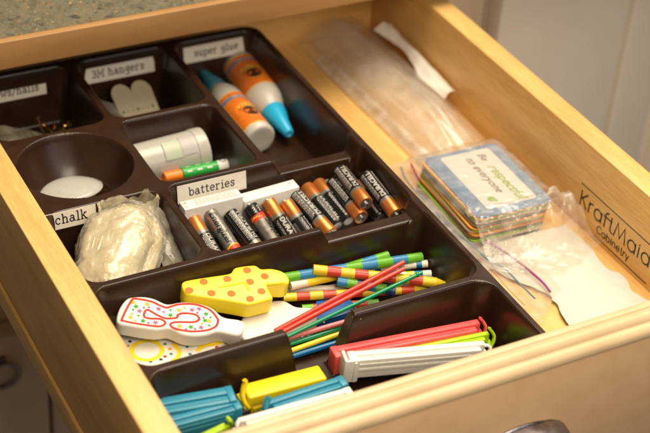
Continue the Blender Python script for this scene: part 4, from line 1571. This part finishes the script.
def cardbag(u, w):
    x = 29.9 + 9.1 * u
    y = 11.2 + 15.9 * w
    # near end is drawn to a rounded, wandering edge
    lx, ly = x - 33.95, y - 21.0
    inside = max(abs(lx) - 3.35, abs(ly) - 4.3)
    t = min(1, max(0, inside / 2.2))
    if ly < -4.3:
        t = min(1, max(0, inside / 4.2))
    hi = top + .10 + 0.03 * crumple(x * .8, y * .8, 1)
    near = 1.7 * math.exp(-max(0, -ly - 5.4) / .9) if ly < -3.4 else 0.3
    lo = -6.6 + 0.16 * crumple(x * .55, y * .6, 6) + .25
    s = t * t * (3 - 2 * t)
    zz = hi * (1 - s) + lo * s + near * math.sin(math.pi * min(1, t * 1.1 + .12)) * 0.42 * crumple(x * .75 + 4, y * .95, 3)
    bow = .9 * math.sin(u * math.pi)
    return (x + .22 * nz(y, x, 2), y + (1 - w) ** 3 * (1.6 - bow * 1.6 + .6 * nz(x * .6, 2)), max(zz, -6.75))


cbag = make('card_bag', gridsurf(cardbag, 120, 170), FILM, angle=70)
tag(cbag, 'crinkled clear bag wrapped around the card stack, folded at its near end', 'bag')

# long bag along the right side at the back, with a pale bundle inside
lb = thing('long_bag', 'long clear bag of pale tissue lying along the right side at the back', 'bag')


def longbag(u, w):
    y = 24.5 + 23.0 * w
    x0 = 32.2 - .6 * w
    x1 = 38.9
    x = x0 + (x1 - x0) * u
    h = 2.0 * math.sin(math.pi * u) ** .6 * (.35 + .65 * min(1, w * 3)) 
    zz = -6.8 + h + .35 * crumple(x * .9, y * .10, 9) * min(1, u * 5) * min(1, (1 - u) * 5)
    return (x, y, max(zz, -6.9))


make('bag_film', gridsurf(longbag, 60, 110), MILKFILM, lb, angle=60)


def tissue(u, w):
    y = 33.5 + 11.0 * w
    x = 37.6 + 1.4 * u + .4 * (1 - w) * (1 - u) - .45 * math.sin(w * 7) * (1 - u)
    zz = -5.0 + .55 * math.sin(u * 2.6) + .35 * crumple(x * .9, y * .5, 2) - .7 * (1 - w)
    return (min(x, 39.15), y, zz)


o = make('tissue', gridsurf(tissue, 30, 60), mat('tissue_white', (.85, .80, .72), .7), lb, angle=60)


def bundle(u, w):
    y = 27 + 20 * w
    cxx = 35.4 - .5 * w
    a = math.pi * u
    hh = 1.9 + .35 * math.sin(w * 9) * .4
    k = .34 * crumple(u * 5.2 + 2, w * 1.1, 3)
    return (cxx - (2.3 + .2 * math.sin(w * 5)) * math.cos(a), y, max(-6.85 + hh * math.sin(a) ** .8 * (1 + k) * (0.6 + .4 * min(1, w * 4)), -6.9))


make('inner_fold', gridsurf(bundle, 60, 100), film('inner_film', milk=.26, gloss=.14, bump=.06, bscale=.7, milk_color=(.95, .90, .80), gfac=1.0, lo=.9, hi=1.1), lb, angle=60)
make('side_fold', gridsurf(lambda u, w: (31.6 + 1.5 * u + .5 * (1 - w), 25.5 + 19 * w, -6.8 + .75 * math.sin(math.pi * u) + .12 * crumple(u * 3, w * 4, 8)), 20, 70), film('side_film', milk=.30, gloss=.14, bump=.04, milk_color=(.98, .92, .84), gfac=.9), lb, angle=60)

# ------------------------------------------------------------------ crumbs in the tray
g = Geo()
rng = random.Random(3)
for k in range(650):
    comp = rng.choice([(1.8, 24, 1.8, 7), (15, 24.2, 2, 7.8), (10.5, 16, 7.8, 9.5), (18.5, 24.8, 9.2, 16), (10, 24.6, 18.5, 25.3), (18.7, 24.5, 27, 33), (1.5, 24, 9.6, 16), (2.4, 7.4, 28, 33)])
    x, y = rng.uniform(comp[0], comp[1]), rng.uniform(comp[2], comp[3])
    zz = float(tray_h(np.array([x]), np.array([y]))[0])
    s = rng.choice([.018, .02, .025, .03, .05])
    pts = [(x + rng.uniform(-s, s), y + rng.uniform(-s, s), zz + rng.uniform(0, s * 1.2)) for _ in range(4)]
    g.add((pts, [(0, 1, 2), (0, 2, 3), (0, 3, 1), (1, 3, 2)]))
o = make('crumbs', g, mat('crumb', (.62, .50, .34), .7), angle=10)
o['kind'] = 'stuff'
tag(o, 'fine pale dust and crumbs scattered over the brown tray', 'crumbs')
